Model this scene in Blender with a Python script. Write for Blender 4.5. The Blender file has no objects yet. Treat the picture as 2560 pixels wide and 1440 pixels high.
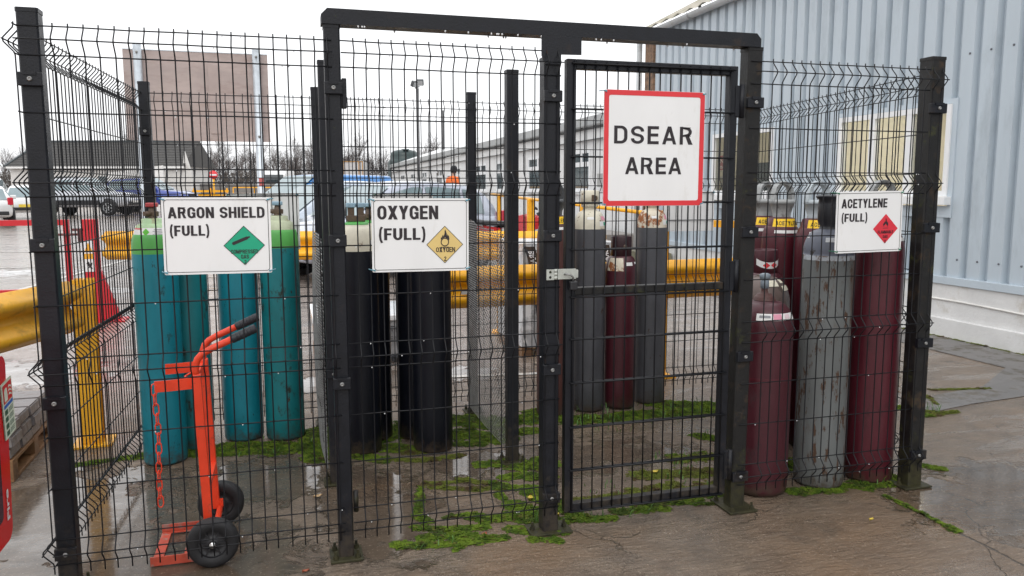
import bpy, bmesh, math, random
from mathutils import Vector, Matrix, Quaternion
R_ = math.radians
rng = random.Random(7)
scene = bpy.context.scene
COL = scene.collection

# ------------------------------------------------------------------ camera
cam_d = bpy.data.cameras.new('camera')
cam = bpy.data.objects.new('camera', cam_d)
COL.objects.link(cam)
scene.camera = cam
cam_d.sensor_width = 36.0
cam_d.lens = 1974.1147 / 2560 * 36.0
cam_d.clip_start = 0.05
cam_d.clip_end = 3000
def set_camera():
    yaw, pitch, roll = .2794, .1236, .0019
    cy, sy, cp, sp = math.cos(yaw), math.sin(yaw), math.cos(pitch), math.sin(pitch)
    f = Vector((sy * cp, cy * cp, -sp)); r = Vector((cy, -sy, 0)); d = f.cross(r)
    r2 = math.cos(roll) * r + math.sin(roll) * d
    d2 = -math.sin(roll) * r + math.cos(roll) * d
    m = Matrix((r2, -d2, -f)).transposed().to_4x4()
    m.translation = Vector((.7682, -3.2359, 1.5468))
    cam.matrix_world = m
set_camera()

# ------------------------------------------------------------------ sky: bright overcast
SKY_STRENGTH = 0.12
world = bpy.data.worlds.new('World'); scene.world = world
world.use_nodes = True
wn, wl = world.node_tree.nodes, world.node_tree.links
wn.clear()
w_out = wn.new('ShaderNodeOutputWorld'); w_bg = wn.new('ShaderNodeBackground')
w_sky = wn.new('ShaderNodeTexSky'); w_sky.sky_type = 'NISHITA'; w_sky.sun_disc = False
SUN_EL, SUN_ROT = 42, 200
w_sky.sun_elevation = R_(SUN_EL); w_sky.sun_rotation = R_(SUN_ROT)
w_sky.air_density = 1.0; w_sky.dust_density = 6.0; w_sky.ozone_density = 1.0
# cloud layer: brighter overhead than at the horizon (standard overcast sky), soft clumps
tc = wn.new('ShaderNodeTexCoord'); sep = wn.new('ShaderNodeSeparateXYZ')
wl.new(tc.outputs['Generated'], sep.inputs[0])
mr = wn.new('ShaderNodeMapRange'); mr.inputs[1].default_value = 0.0; mr.inputs[2].default_value = 1.0
mr.inputs[3].default_value = 11.6; mr.inputs[4].default_value = 15.4
wl.new(sep.outputs['Z'], mr.inputs[0])
nz = wn.new('ShaderNodeTexNoise'); nz.inputs['Scale'].default_value = 2.2; nz.inputs['Detail'].default_value = 5
wl.new(tc.outputs['Generated'], nz.inputs['Vector'])
mr2 = wn.new('ShaderNodeMapRange'); mr2.inputs[1].default_value = .3; mr2.inputs[2].default_value = .7
mr2.inputs[3].default_value = .93; mr2.inputs[4].default_value = 1.06
wl.new(nz.outputs['Fac'], mr2.inputs[0])
mul = wn.new('ShaderNodeMath'); mul.operation = 'MULTIPLY'
wl.new(mr.outputs[0], mul.inputs[0]); wl.new(mr2.outputs[0], mul.inputs[1])
cc = wn.new('ShaderNodeVectorMath'); cc.operation = 'SCALE'; cc.inputs[0].default_value = (.975, .985, 1.0)
wl.new(mul.outputs[0], cc.inputs['Scale'])
mixw = wn.new('ShaderNodeMix'); mixw.data_type = 'RGBA'; mixw.inputs[0].default_value = .93
wl.new(w_sky.outputs[0], mixw.inputs[6]); wl.new(cc.outputs[0], mixw.inputs[7])
wl.new(mixw.outputs[2], w_bg.inputs['Color'])
w_bg.inputs['Strength'].default_value = SKY_STRENGTH
wl.new(w_bg.outputs[0], w_out.inputs[0])

# ------------------------------------------------------------------ sun behind the clouds
sun_d = bpy.data.lights.new('sun', 'SUN'); sun_d.energy = 0.5; sun_d.angle = R_(25); sun_d.color = (1.0, .97, .93)
sun = bpy.data.objects.new('sun', sun_d); COL.objects.link(sun)
# the sky's sun_rotation runs clockwise from +Y
sd = Vector((math.sin(R_(SUN_ROT)) * math.cos(R_(SUN_EL)), math.cos(R_(SUN_ROT)) * math.cos(R_(SUN_EL)), math.sin(R_(SUN_EL))))
sun.rotation_euler = sd.to_track_quat('Z', 'Y').to_euler()

vs = scene.view_settings
vs.view_transform = 'Standard'; vs.look = 'None'; vs.gamma = 1.0; vs.use_curve_mapping = False; vs.exposure = 0.0
scene.cycles.max_bounces = 8; scene.cycles.diffuse_bounces = 3; scene.cycles.glossy_bounces = 4
scene.cycles.transparent_max_bounces = 12

# ------------------------------------------------------------------ material helper
MATS = {}
def srgb(r, g, b):
    f = lambda c: (c / 255 / 12.92) if c / 255 <= .04045 else ((c / 255 + .055) / 1.055) ** 2.4
    return (f(r), f(g), f(b))
def M(name, col, rough=.5, metal=0., var=.12, vs_=6., dirt=None, dlo=.55, dhi=.62, dscale=9., drough=.85,
      streak=1.0, bump=0., bscale=60., coat=0., spec=.5, emit=0., dirt2=None, d2lo=.6, d2hi=.7, d2scale=3., obj=False, mud=0., mudc=(.062, .045, .032)):
    """principled paint with value noise, up to two kinds of dirt / rust patches and a bump"""
    if name in MATS: return MATS[name]
    m = bpy.data.materials.new(name); m.use_nodes = True
    n, l = m.node_tree.nodes, m.node_tree.links
    b = n['Principled BSDF']
    geo = n.new('ShaderNodeNewGeometry')
    mp = n.new('ShaderNodeMapping'); mp.inputs['Scale'].default_value = (1, 1, streak)
    if obj:
        t_ = n.new('ShaderNodeTexCoord'); l.new(t_.outputs['Object'], mp.inputs[0])
    else:
        l.new(geo.outputs['Position'], mp.inputs[0])
    def noise(sc, det=4, rg=.6):
        x = n.new('ShaderNodeTexNoise'); x.inputs['Scale'].default_value = sc; x.inputs['Detail'].default_value = det
        x.inputs['Roughness'].default_value = rg
        l.new(mp.outputs[0], x.inputs['Vector']); return x
    def rng_(src, a, c, lo, hi):
        x = n.new('ShaderNodeMapRange'); x.inputs[1].default_value = a; x.inputs[2].default_value = c
        x.inputs[3].default_value = lo; x.inputs[4].default_value = hi
        l.new(src, x.inputs[0]); return x.outputs[0]
    nv = noise(vs_)
    sc = n.new('ShaderNodeVectorMath'); sc.operation = 'SCALE'; sc.inputs[0].default_value = col
    l.new(rng_(nv.outputs['Fac'], .3, .7, 1 - var, 1 + var), sc.inputs['Scale'])
    cur = sc.outputs[0]; rcur = None
    rb = rng_(nv.outputs['Fac'], .3, .7, max(.02, rough * .8), min(1, rough * 1.2))
    for dc, lo, hi, ds in ((dirt, dlo, dhi, dscale), (dirt2, d2lo, d2hi, d2scale)):
        if dc is None: continue
        nd = noise(ds, 8, .7)
        fac = rng_(nd.outputs['Fac'], lo, hi, 0, 1)
        mx = n.new('ShaderNodeMix'); mx.data_type = 'RGBA'
        l.new(fac, mx.inputs[0]); l.new(cur, mx.inputs[6]); mx.inputs[7].default_value = (*dc, 1)
        cur = mx.outputs[2]
        mf = n.new('ShaderNodeMix'); mf.data_type = 'FLOAT'
        l.new(fac, mf.inputs[0]); l.new(rb, mf.inputs[2]); mf.inputs[3].default_value = drough
        rb = mf.outputs[0]
    if mud:       # dried splash thrown up from the ground, ragged along its upper edge
        sz = n.new('ShaderNodeSeparateXYZ'); l.new(geo.outputs['Position'], sz.inputs[0])
        nm = n.new('ShaderNodeTexNoise'); nm.inputs['Scale'].default_value = 24; nm.inputs['Detail'].default_value = 8; nm.inputs['Roughness'].default_value = .7; l.new(geo.outputs['Position'], nm.inputs['Vector'])
        ad = n.new('ShaderNodeMath'); ad.operation = 'ADD'; l.new(rng_(sz.outputs['Z'], 0, mud, .55, -.35), ad.inputs[0]); l.new(rng_(nm.outputs['Fac'], .3, .7, -.3, .55), ad.inputs[1])
        fac = rng_(ad.outputs[0], .15, .75, 0, .9)
        mx = n.new('ShaderNodeMix'); mx.data_type = 'RGBA'; l.new(fac, mx.inputs[0]); l.new(cur, mx.inputs[6]); mx.inputs[7].default_value = (*mudc, 1); cur = mx.outputs[2]
    l.new(cur, b.inputs['Base Color']); l.new(rb, b.inputs['Roughness'])
    b.inputs['Metallic'].default_value = metal
    b.inputs['Specular IOR Level'].default_value = spec
    if coat: b.inputs['Coat Weight'].default_value = coat; b.inputs['Coat Roughness'].default_value = .08
    if emit: b.inputs['Emission Color'].default_value = (*col, 1); b.inputs['Emission Strength'].default_value = emit
    if bump:
        nb = noise(bscale, 5)
        bp = n.new('ShaderNodeBump'); bp.inputs['Strength'].default_value = bump; bp.inputs['Distance'].default_value = .01
        l.new(nb.outputs['Fac'], bp.inputs['Height']); l.new(bp.outputs[0], b.inputs['Normal'])
    MATS[name] = m
    return m

# ------------------------------------------------------------------ mesh helper
class MB:
    def __init__(s): s.v = []; s.f = []; s.mi = []; s.sm = []
    def add(s, vs, fs, mi=0, sm=False):
        o = len(s.v); s.v += [tuple(v) for v in vs]
        for f in fs: s.f.append(tuple(i + o for i in f)); s.mi.append(mi); s.sm.append(sm)
        return s
    def box(s, lo, hi, mi=0, bev=0.0, mat=None):
        x0, y0, z0 = lo; x1, y1, z1 = hi
        if bev <= 0:
            vs = [(x, y, z) for z in (z0, z1) for (x, y) in ((x0, y0), (x1, y0), (x1, y1), (x0, y1))]
            fs = [(3, 2, 1, 0), (4, 5, 6, 7), (0, 1, 5, 4), (1, 2, 6, 5), (2, 3, 7, 6), (3, 0, 4, 7)]
        else:
            bm = bmesh.new(); bmesh.ops.create_cube(bm, size=1)
            for v in bm.verts: v.co = Vector(((x0 + x1) / 2 + v.co.x * (x1 - x0), (y0 + y1) / 2 + v.co.y * (y1 - y0), (z0 + z1) / 2 + v.co.z * (z1 - z0)))
            bmesh.ops.bevel(bm, geom=bm.edges[:], offset=bev, segments=2, affect='EDGES', profile=.5)
            bm.verts.index_update()
            vs = [v.co.copy() for v in bm.verts]; fs = [[v.index for v in f.verts] for f in bm.faces]; bm.free()
        if mat is not None: vs = [mat @ Vector(v) for v in vs]
        return s.add(vs, fs, mi)
    def bar(s, p0, p1, w, h, up=(0, 0, 1), mi=0, bev=0.0):
        """box beam from p0 to p1, w across, h along up"""
        p0, p1 = Vector(p0), Vector(p1); d = (p1 - p0); L = d.length; d.normalize()
        up = Vector(up); sx = d.cross(up); sx.normalize(); uz = sx.cross(d)
        m = Matrix((d, sx, uz)).transposed().to_4x4(); m.translation = p0
        return s.box((0, -w / 2, -h / 2), (L, w / 2, h / 2), mi, bev, m)
    def tube(s, pts, r, n=6, mi=0, caps=True, closed=False, sm=True):
        pts = [Vector(p) for p in pts]; N = len(pts)
        rs = r if isinstance(r, (list, tuple)) else [r] * N
        t0 = (pts[1] - pts[0]).normalized()
        a = Vector((0, 0, 1)) if abs(t0.z) < .9 else Vector((1, 0, 0))
        nrm = t0.cross(a).normalized()
        vs = []
        for i, p in enumerate(pts):
            if closed: t = (pts[(i + 1) % N] - pts[i - 1]).normalized()
            elif i == 0: t = t0
            elif i == N - 1: t = (pts[-1] - pts[-2]).normalized()
            else: t = ((pts[i + 1] - p).normalized() + (p - pts[i - 1]).normalized()).normalized()
            nrm = (nrm - t * nrm.dot(t)).normalized(); bn = t.cross(nrm)
            for k in range(n):
                an = 2 * math.pi * k / n
                vs.append(p + (nrm * math.cos(an) + bn * math.sin(an)) * rs[i])
        fs = []
        for i in range(N if closed else N - 1):
            j = (i + 1) % N
            for k in range(n):
                fs.append((i * n + k, i * n + (k + 1) % n, j * n + (k + 1) % n, j * n + k))
        s.add(vs, fs, mi, sm)
        if caps and not closed:
            o = len(s.v) - len(vs)
            s.f.append(tuple(o + k for k in range(n))[::-1]); s.mi.append(mi); s.sm.append(False)
            s.f.append(tuple(o + (N - 1) * n + k for k in range(n))); s.mi.append(mi); s.sm.append(False)
        return s
    def lathe(s, prof, c=(0, 0, 0), n=32, mi=0, axis='z', sm=True, rot=None):
        """prof: list of (r, h)"""
        c = Vector(c); vs = []; fs = []; P = len(prof)
        for (r, h) in prof:
            for k in range(n):
                a = 2 * math.pi * k / n
                x, y = r * math.cos(a), r * math.sin(a)
                v = Vector((x, y, h)) if axis == 'z' else (Vector((h, x, y)) if axis == 'x' else Vector((y, h, x)))
                if rot is not None: v = rot @ v
                vs.append(c + v)
        for i in range(P - 1):
            for k in range(n):
                fs.append((i * n + k, i * n + (k + 1) % n, (i + 1) * n + (k + 1) % n, (i + 1) * n + k))
        return s.add(vs, fs, mi, sm)
    def prism(s, poly, a, b, fn, mi=0):
        """extrude 2-D polygon between depths a and b; fn(u, v, d) -> point"""
        n = len(poly)
        vs = [fn(u, v, a) for u, v in poly] + [fn(u, v, b) for u, v in poly]
        fs = [tuple(range(n))[::-1], tuple(range(n, 2 * n))] + [(i, (i + 1) % n, n + (i + 1) % n, n + i) for i in range(n)]
        return s.add(vs, fs, mi)
    def sheet(s, poly, fn, mi=0):
        return s.add([fn(u, v) for u, v in poly], [tuple(range(len(poly)))], mi)
    def build(s, name, mats, parent=None, auto=None, fix=True):
        me = bpy.data.meshes.new(name); me.from_pydata(s.v, [], s.f); me.update()
        mats = mats if isinstance(mats, (list, tuple)) else [mats]
        for m in mats: me.materials.append(m)
        me.polygons.foreach_set('material_index', s.mi)
        me.polygons.foreach_set('use_smooth', s.sm)
        if fix:
            bm = bmesh.new(); bm.from_mesh(me); bmesh.ops.recalc_face_normals(bm, faces=bm.faces[:]); bm.to_mesh(me); bm.free()
        o = bpy.data.objects.new(name, me); COL.objects.link(o)
        if parent is not None: par(o, parent)
        return o
WORLD_ROOT = {}
def par(o, p):
    o.parent = p
    if p.name in WORLD_ROOT: o.matrix_parent_inverse = WORLD_ROOT[p.name]
def thing(name, label, cat, loc=(0, 0, 0), rz=0., group=None, world=True):
    """Empty at the thing's base; world=True: parts are given in world coordinates"""
    o = bpy.data.objects.new(name, None); COL.objects.link(o)
    o.empty_display_size = .1; o.location = loc; o.rotation_euler = (0, 0, rz)
    tag(o, label, cat, group)
    if world: WORLD_ROOT[o.name] = (Matrix.Translation(Vector(loc)) @ Matrix.Rotation(rz, 4, 'Z')).inverted()
    return o
def tag(o, label=None, cat=None, group=None, kind=None):
    if label: o['label'] = label
    if cat: o['category'] = cat
    if group: o['group'] = group
    if kind: o['kind'] = kind
    return o
def dup(root, loc=None, rz=None, label=None, group=None):
    def cp(o, p):
        c = o.copy(); COL.objects.link(c)
        if p is not None: c.parent = p
        for ch in list(o.children): cp(ch, c)
        return c
    r = cp(root, None)
    if loc is not None: r.location = loc
    if rz is not None: r.rotation_euler = (0, 0, rz)
    if label: r['label'] = label
    if group: r['group'] = group
    return r
def text_obj(name, s, box, place, mat, parent, bold=.02, flat=True):
    """text fitted to box (u0, v0, u1, v1); place(u, v) -> world point"""
    cu = bpy.data.curves.new(name, 'FONT'); cu.body = s; cu.offset = bold; cu.fill_mode = 'FRONT'; cu.resolution_u = 3
    to = bpy.data.objects.new(name, cu)
    me = bpy.data.meshes.new_from_object(to)
    bpy.data.objects.remove(to); bpy.data.curves.remove(cu)
    xs = [v.co.x for v in me.vertices]; ys = [v.co.y for v in me.vertices]
    x0, x1, y0, y1 = min(xs), max(xs), min(ys), max(ys)
    u0, v0, u1, v1 = box
    for v in me.vertices:
        v.co = Vector(place(u0 + (v.co.x - x0) / (x1 - x0) * (u1 - u0), v0 + (v.co.y - y0) / (y1 - y0) * (v1 - v0)))
    me.materials.clear(); me.materials.append(mat)
    o = bpy.data.objects.new(name, me); COL.objects.link(o)
    if parent is not None: par(o, parent)
    return o
def rrect(u0, v0, u1, v1, r, n=5):
    out = []
    for cx, cy, a0 in ((u1 - r, v0 + r, -90), (u1 - r, v1 - r, 0), (u0 + r, v1 - r, 90), (u0 + r, v0 + r, 180)):
        for k in range(n + 1):
            a = R_(a0 + 90 * k / n); out.append((cx + r * math.cos(a), cy + r * math.sin(a)))
    return out
def ring_faces(mb, outer, inner, fn, mi=0):
    n = len(outer)
    mb.add([fn(*p) for p in outer] + [fn(*p) for p in inner], [(i, (i + 1) % n, n + (i + 1) % n, n + i) for i in range(n)], mi)
def gz(x, y):
    """the yard rises very gently away from the cage"""
    return max(0.0, (y - 8.0) * .0115) if y < 45 else .4255

# ------------------------------------------------------------------ palette
BLACK = M('black powder coated steel', (.0085, .0095, .0135), .42, var=.3, vs_=14, spec=.32, dirt=(.035, .025, .020), dlo=.60, dhi=.74, dscale=7, drough=.7,
          dirt2=(.045, .05, .022), d2lo=.66, d2hi=.74, d2scale=16, bump=.15, bscale=120, mud=.42, mudc=(.050, .040, .030))
BLACKW = M('black coated fence wire', (.008, .0085, .011), .45, var=.3, vs_=20, spec=.3, dirt=(.045, .024, .015), dlo=.62, dhi=.7, dscale=12)
BLACKB = M('muddy black steel', (.013, .0125, .0125), .5, var=.3, vs_=14, spec=.32, dirt=(.050, .034, .022), dlo=.54, dhi=.65, dscale=10, dirt2=(.06, .065, .02), d2lo=.58, d2hi=.7, d2scale=9, bump=.2, mud=.5, mudc=(.045, .042, .018))
STEEL = M('dull galvanised bolt', (.30, .30, .295), .5, .6, var=.2, vs_=60)
GALV = M('galvanised steel', (.52, .56, .60), .42, .55, var=.15, vs_=14)
ZINC = M('white painted hasp', (.48, .50, .46), .5, .2, var=.15, vs_=40, dirt=(.20, .09, .03), dlo=.6, dhi=.68, dscale=45)
# ================================================================== GROUND
def ground_material():
    m = bpy.data.materials.new('wet tamped concrete'); m.use_nodes = True
    n, l = m.node_tree.nodes, m.node_tree.links; b = n['Principled BSDF']
    geo = n.new('ShaderNodeNewGeometry'); P = geo.outputs['Position']
    def mp(s):
        x = n.new('ShaderNodeMapping'); x.inputs['Scale'].default_value = s; l.new(P, x.inputs[0]); return x.outputs[0]
    def noise(s, sc, det=6, rg=.6, dist=0):
        x = n.new('ShaderNodeTexNoise'); x.inputs['Scale'].default_value = sc; x.inputs['Detail'].default_value = det
        x.inputs['Roughness'].default_value = rg; x.inputs['Distortion'].default_value = dist
        l.new(mp(s), x.inputs['Vector']); return x.outputs['Fac']
    def rg(src, a, c, lo, hi, smooth=False):
        x = n.new('ShaderNodeMapRange'); x.inputs[1].default_value = a; x.inputs[2].default_value = c
        x.inputs[3].default_value = lo; x.inputs[4].default_value = hi
        if smooth: x.interpolation_type = 'SMOOTHSTEP'
        l.new(src, x.inputs[0]); return x.outputs[0]
    def math_(op, a, c=None):
        x = n.new('ShaderNodeMath'); x.operation = op
        for i, v in enumerate((a, c)):
            if v is None: continue
            if isinstance(v, (int, float)): x.inputs[i].default_value = v
            else: l.new(v, x.inputs[i])
        return x.outputs[0]
    def mix(f, a, c):
        x = n.new('ShaderNodeMix'); x.data_type = 'RGBA'
        if isinstance(f, (int, float)): x.inputs[0].default_value = f
        else: l.new(f, x.inputs[0])
        for i, v in ((6, a), (7, c)):
            if isinstance(v, tuple): x.inputs[i].default_value = (*v, 1)
            else: l.new(v, x.inputs[i])
        return x.outputs[2]
    I = (1, 1, 1)
    big = noise(I, .9, 5, .6, .4); mid = noise(I, 4.5, 8, .7, .3); fine = noise(I, 70, 3, .7); grit = noise(I, 260, 2, .6)
    col = mix(rg(mid, .32, .68, 0, 1), (.112, .085, .064), (.208, .156, .113))
    col = mix(rg(big, .48, .70, 0, .75), col, (.215, .136, .080))           # iron-stained patches
    col = mix(rg(noise(I, 2.1, 8, .75, .8), .56, .70, 0, .7), col, (.070, .056, .044))   # damp dark blotches
    vor = n.new('ShaderNodeTexVoronoi'); vor.feature = 'DISTANCE_TO_EDGE'; vor.inputs['Scale'].default_value = .75
    wv = n.new('ShaderNodeVectorMath'); wv.operation = 'ADD'; l.new(P, wv.inputs[0])
    nv = n.new('ShaderNodeTexNoise'); nv.inputs['Scale'].default_value = 3.5; nv.inputs['Detail'].default_value = 6; l.new(P, nv.inputs['Vector'])
    sv = n.new('ShaderNodeVectorMath'); sv.operation = 'SCALE'; sv.inputs['Scale'].default_value = .45; l.new(nv.outputs['Color'], sv.inputs[0]); l.new(sv.outputs[0], wv.inputs[1]); l.new(wv.outputs[0], vor.inputs['Vector'])
    crack = math_('MULTIPLY', rg(vor.outputs['Distance'], .0, .0045, 1, 0), rg(big, .42, .6, 0, 1))
    sepj = n.new('ShaderNodeSeparateXYZ'); l.new(P, sepj.inputs[0])
    jd = math_('ABSOLUTE', math_('SUBTRACT', math_('ADD', sepj.outputs['X'], rg(mid, .3, .7, -.012, .012)), 3.66))
    joint = math_('MULTIPLY', rg(jd, .003, .009, 1, 0), rg(sepj.outputs['Y'], -.1, .0, 1, 0))
    crack = math_('MAXIMUM', crack, joint)
    col = mix(math_('MULTIPLY', crack, .8), col, (.03, .026, .02))
    # paler car park concrete, wet sky reflection lifted into its colour as well
    sep = n.new('ShaderNodeSeparateXYZ'); l.new(P, sep.inputs[0])
    far = rg(math_('ADD', sep.outputs['Y'], rg(mid, .3, .7, -.4, .4)), 2.1, 4.2, 0, 1, True)
    pale = mix(rg(mid, .35, .65, 0, 1), (.27, .22, .19), (.40, .345, .31))
    pale = mix(rg(noise((.25, 1.6, 1), 1.3, 7, .7, .5), .5, .64, 0, .8), pale, (.15, .125, .105))
    col = mix(far, col, pale)
    col = mix(rg(fine, .59, .67, 0, .85), col, (.40, .325, .25))
    col = mix(rg(noise(I, 95, 3, .7), .60, .70, 0, .7), col, (.045, .036, .03))             # exposed aggregate
    col = mix(rg(grit, .64, .74, 0, .6), col, (.05, .042, .036))
    ridge = noise((9, 34, 1), 1.0, 6, .66, .5)
    col = mix(math_('MULTIPLY', rg(ridge, .53, .66, 0, .24), rg(far, 0, 1, 1.0, .3)), col, (.29, .235, .185))
    col = mix(math_('MULTIPLY', rg(ridge, .46, .32, 0, .18), rg(far, 0, 1, 1.0, .3)), col, (.075, .058, .045))
    # standing water: hand-placed hollows plus random film
    pud = None
    for cx, cy, rx, ry in PUDDLES:
        s = n.new('ShaderNodeVectorMath'); s.operation = 'SUBTRACT'; l.new(P, s.inputs[0]); s.inputs[1].default_value = (cx, cy, 0)
        d = n.new('ShaderNodeVectorMath'); d.operation = 'DIVIDE'; l.new(s.outputs[0], d.inputs[0]); d.inputs[1].default_value = (rx, ry, 1e6)
        ln = n.new('ShaderNodeVectorMath'); ln.operation = 'LENGTH'; l.new(d.outputs[0], ln.inputs[0])
        v = math_('SUBTRACT', 1.0, ln.outputs['Value'])
        pud = v if pud is None else math_('MAXIMUM', pud, v)
    wob = math_('ADD', pud, rg(noise(I, 5, 6, .65, .5), .3, .7, -.55, .55))
    wet = rg(wob, -.04, .22, 0, 1, True)
    film = rg(noise((.5, 1.6, 1), 2.2, 6, .7, .6), .46, .64, 0, 1, True)
    rough = math_('MULTIPLY', rg(film, 0, 1, .34, .18), rg(far, 0, 1, 1.0, .55))
    rough = math_('ADD', rough, rg(fine, .3, .7, -.06, .06))
    mxr = n.new('ShaderNodeMix'); mxr.data_type = 'FLOAT'; l.new(wet, mxr.inputs[0]); l.new(rough, mxr.inputs[2]); mxr.inputs[3].default_value = .035
    dark = n.new('ShaderNodeVectorMath'); dark.operation = 'SCALE'; l.new(col, dark.inputs[0])
    l.new(rg(wet, 0, 1, 1.0, .62), dark.inputs['Scale'])
    l.new(dark.outputs[0], b.inputs['Base Color']); l.new(mxr.outputs[0], b.inputs['Roughness'])
    b.inputs['IOR'].default_value = 1.36; b.inputs['Specular IOR Level'].default_value = .55
    # tamping ridges run across the slab, water levels them out
    ridge2 = noise((16, 75, 1), 1.0, 3, .6, .4)
    hgt = math_('ADD', math_('MULTIPLY', ridge, 1.9), math_('MULTIPLY', ridge2, .6))
    hgt = math_('MULTIPLY', hgt, rg(far, 0, 1, 1.0, .25))
    hgt = math_('ADD', hgt, math_('MULTIPLY', fine, .75))
    hgt = math_('ADD', hgt, math_('MULTIPLY', mid, .8))
    hgt = math_('SUBTRACT', hgt, math_('MULTIPLY', crack, 1.2))
    hgt = math_('MULTIPLY', hgt, rg(wet, 0, 1, 1.0, .02))
    hgt = math_('ADD', hgt, math_('MULTIPLY', noise(I, 22, 2, .5), rg(wet, 0, 1, 0, .035)))
    # a thin film of rain water over everything, smoother than the concrete below it
    b.inputs['Coat Weight'].default_value = 1.0; b.inputs['Coat IOR'].default_value = 1.33
    l.new(rg(film, 0, 1, .25, .95), b.inputs['Coat Weight']); l.new(rg(film, 0, 1, .22, .07), b.inputs['Coat Roughness'])
    bc = n.new('ShaderNodeBump'); bc.inputs['Strength'].default_value = .5; bc.inputs['Distance'].default_value = .006; l.new(hgt, bc.inputs['Height']); l.new(bc.outputs[0], b.inputs['Coat Normal'])
    bp = n.new('ShaderNodeBump'); bp.inputs['Strength'].default_value = .8; bp.inputs['Distance'].default_value = .012
    l.new(hgt, bp.inputs['Height']); l.new(bp.outputs[0], b.inputs['Normal'])
    return m
PUDDLES = [(.10, .15, .75, .62), (-.25, .75, .62, .85), (.05, -.55, .55, .35), (.55, 1.05, .55, .38), (1.15, .55, .30, .60), (3.98, -.26, .42, .42),
           (2.3, .95, .7, .32), (1.75, 1.0, .32, .2), (-3, 10, 2.5, .5), (-6, 13, 4, .8), (1.5, 3.2, 1.2, .35), (-2.2, 4.2, 1.6, .7), (4.4, .0, .35, .28)]
def make_ground():
    xs = [-1500, -300, -80, -40, -20, -10, -5, 0, 5, 10, 20, 40, 80, 300, 1500]
    ys = [-200, -20, -6, 0, 4, 8, 12, 16, 20, 25, 30, 36, 45, 60, 100, 250, 700, 2500]
    vs = [(x, y, gz(x, y)) for y in ys for x in xs]; w = len(xs)
    fs = [(j * w + i, j * w + i + 1, (j + 1) * w + i + 1, (j + 1) * w + i) for j in range(len(ys) - 1) for i in range(w - 1)]
    o = MB().add(vs, fs).build('concrete_ground', ground_material()); tag(o, kind='structure')
make_ground()
# worn white bay lines; those at the left paint in wet streak reflections
LINE = M('worn white line and glint paint', (.62, .60, .57), .45, var=.2, vs_=30, dirt=(.30, .25, .21), dlo=.5, dhi=.62, dscale=7)
lm = MB()
for (x0, y0, x1, y1, w) in ((-1.5, 11.3, 5.2, 11.9, .10), (-13, 27.3, -4, 26.6, .12), (-16, 33, -5, 32, .12), (-10, 18.3, -2.6, 17.6, .11), (-9, 14.4, -2.4, 13.9, .10),
                            (-3.4, 9.2, -2.2, 17, .10), (2.4, 8.6, 3.2, 14, .10), (-7.5, 9.6, -2.6, 9.2, .1), (2.0, 3.1, 3.6, 2.9, .07)):
    d = Vector((x1 - x0, y1 - y0)); d.normalize(); nx, ny = -d.y * w / 2, d.x * w / 2
    n_ = 12
    for k in range(n_):
        ax, ay = x0 + (x1 - x0) * k / n_, y0 + (y1 - y0) * k / n_; bx, by = x0 + (x1 - x0) * (k + 1) / n_, y0 + (y1 - y0) * (k + 1) / n_
        lm.add([(ax - nx, ay - ny, gz(ax, ay) + .006), (bx - nx, by - ny, gz(bx, by) + .006), (bx + nx, by + ny, gz(bx, by) + .006), (ax + nx, ay + ny, gz(ax, ay) + .006)], [(0, 1, 2, 3)])
tag(lm.build('bay_line_and_glint_streak', LINE), kind='structure')
# grey strip of newer concrete along the foot of the shed and a repair patch
STRIP = M('grey concrete strip', (.15, .14, .135), .42, var=.25, vs_=5, dirt=(.10, .085, .06), dlo=.5, dhi=.65, dscale=4, bump=.3, bscale=60)
st = MB()
st.sheet([(6.75, -8), (7.47, -8), (7.47, 10.6), (6.75, 10.6)], lambda u, v: (u, v, .004))
st.sheet([(5.02, 1.10), (5.5, 1.20), (6.4, 1.30), (6.75, 1.25), (6.75, 2.05), (6.0, 1.58), (5.42, 1.47), (5.1, 1.35)], lambda u, v: (u, v, .0035))
tag(st.build('concrete_path_strip', STRIP), kind='structure')

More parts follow.
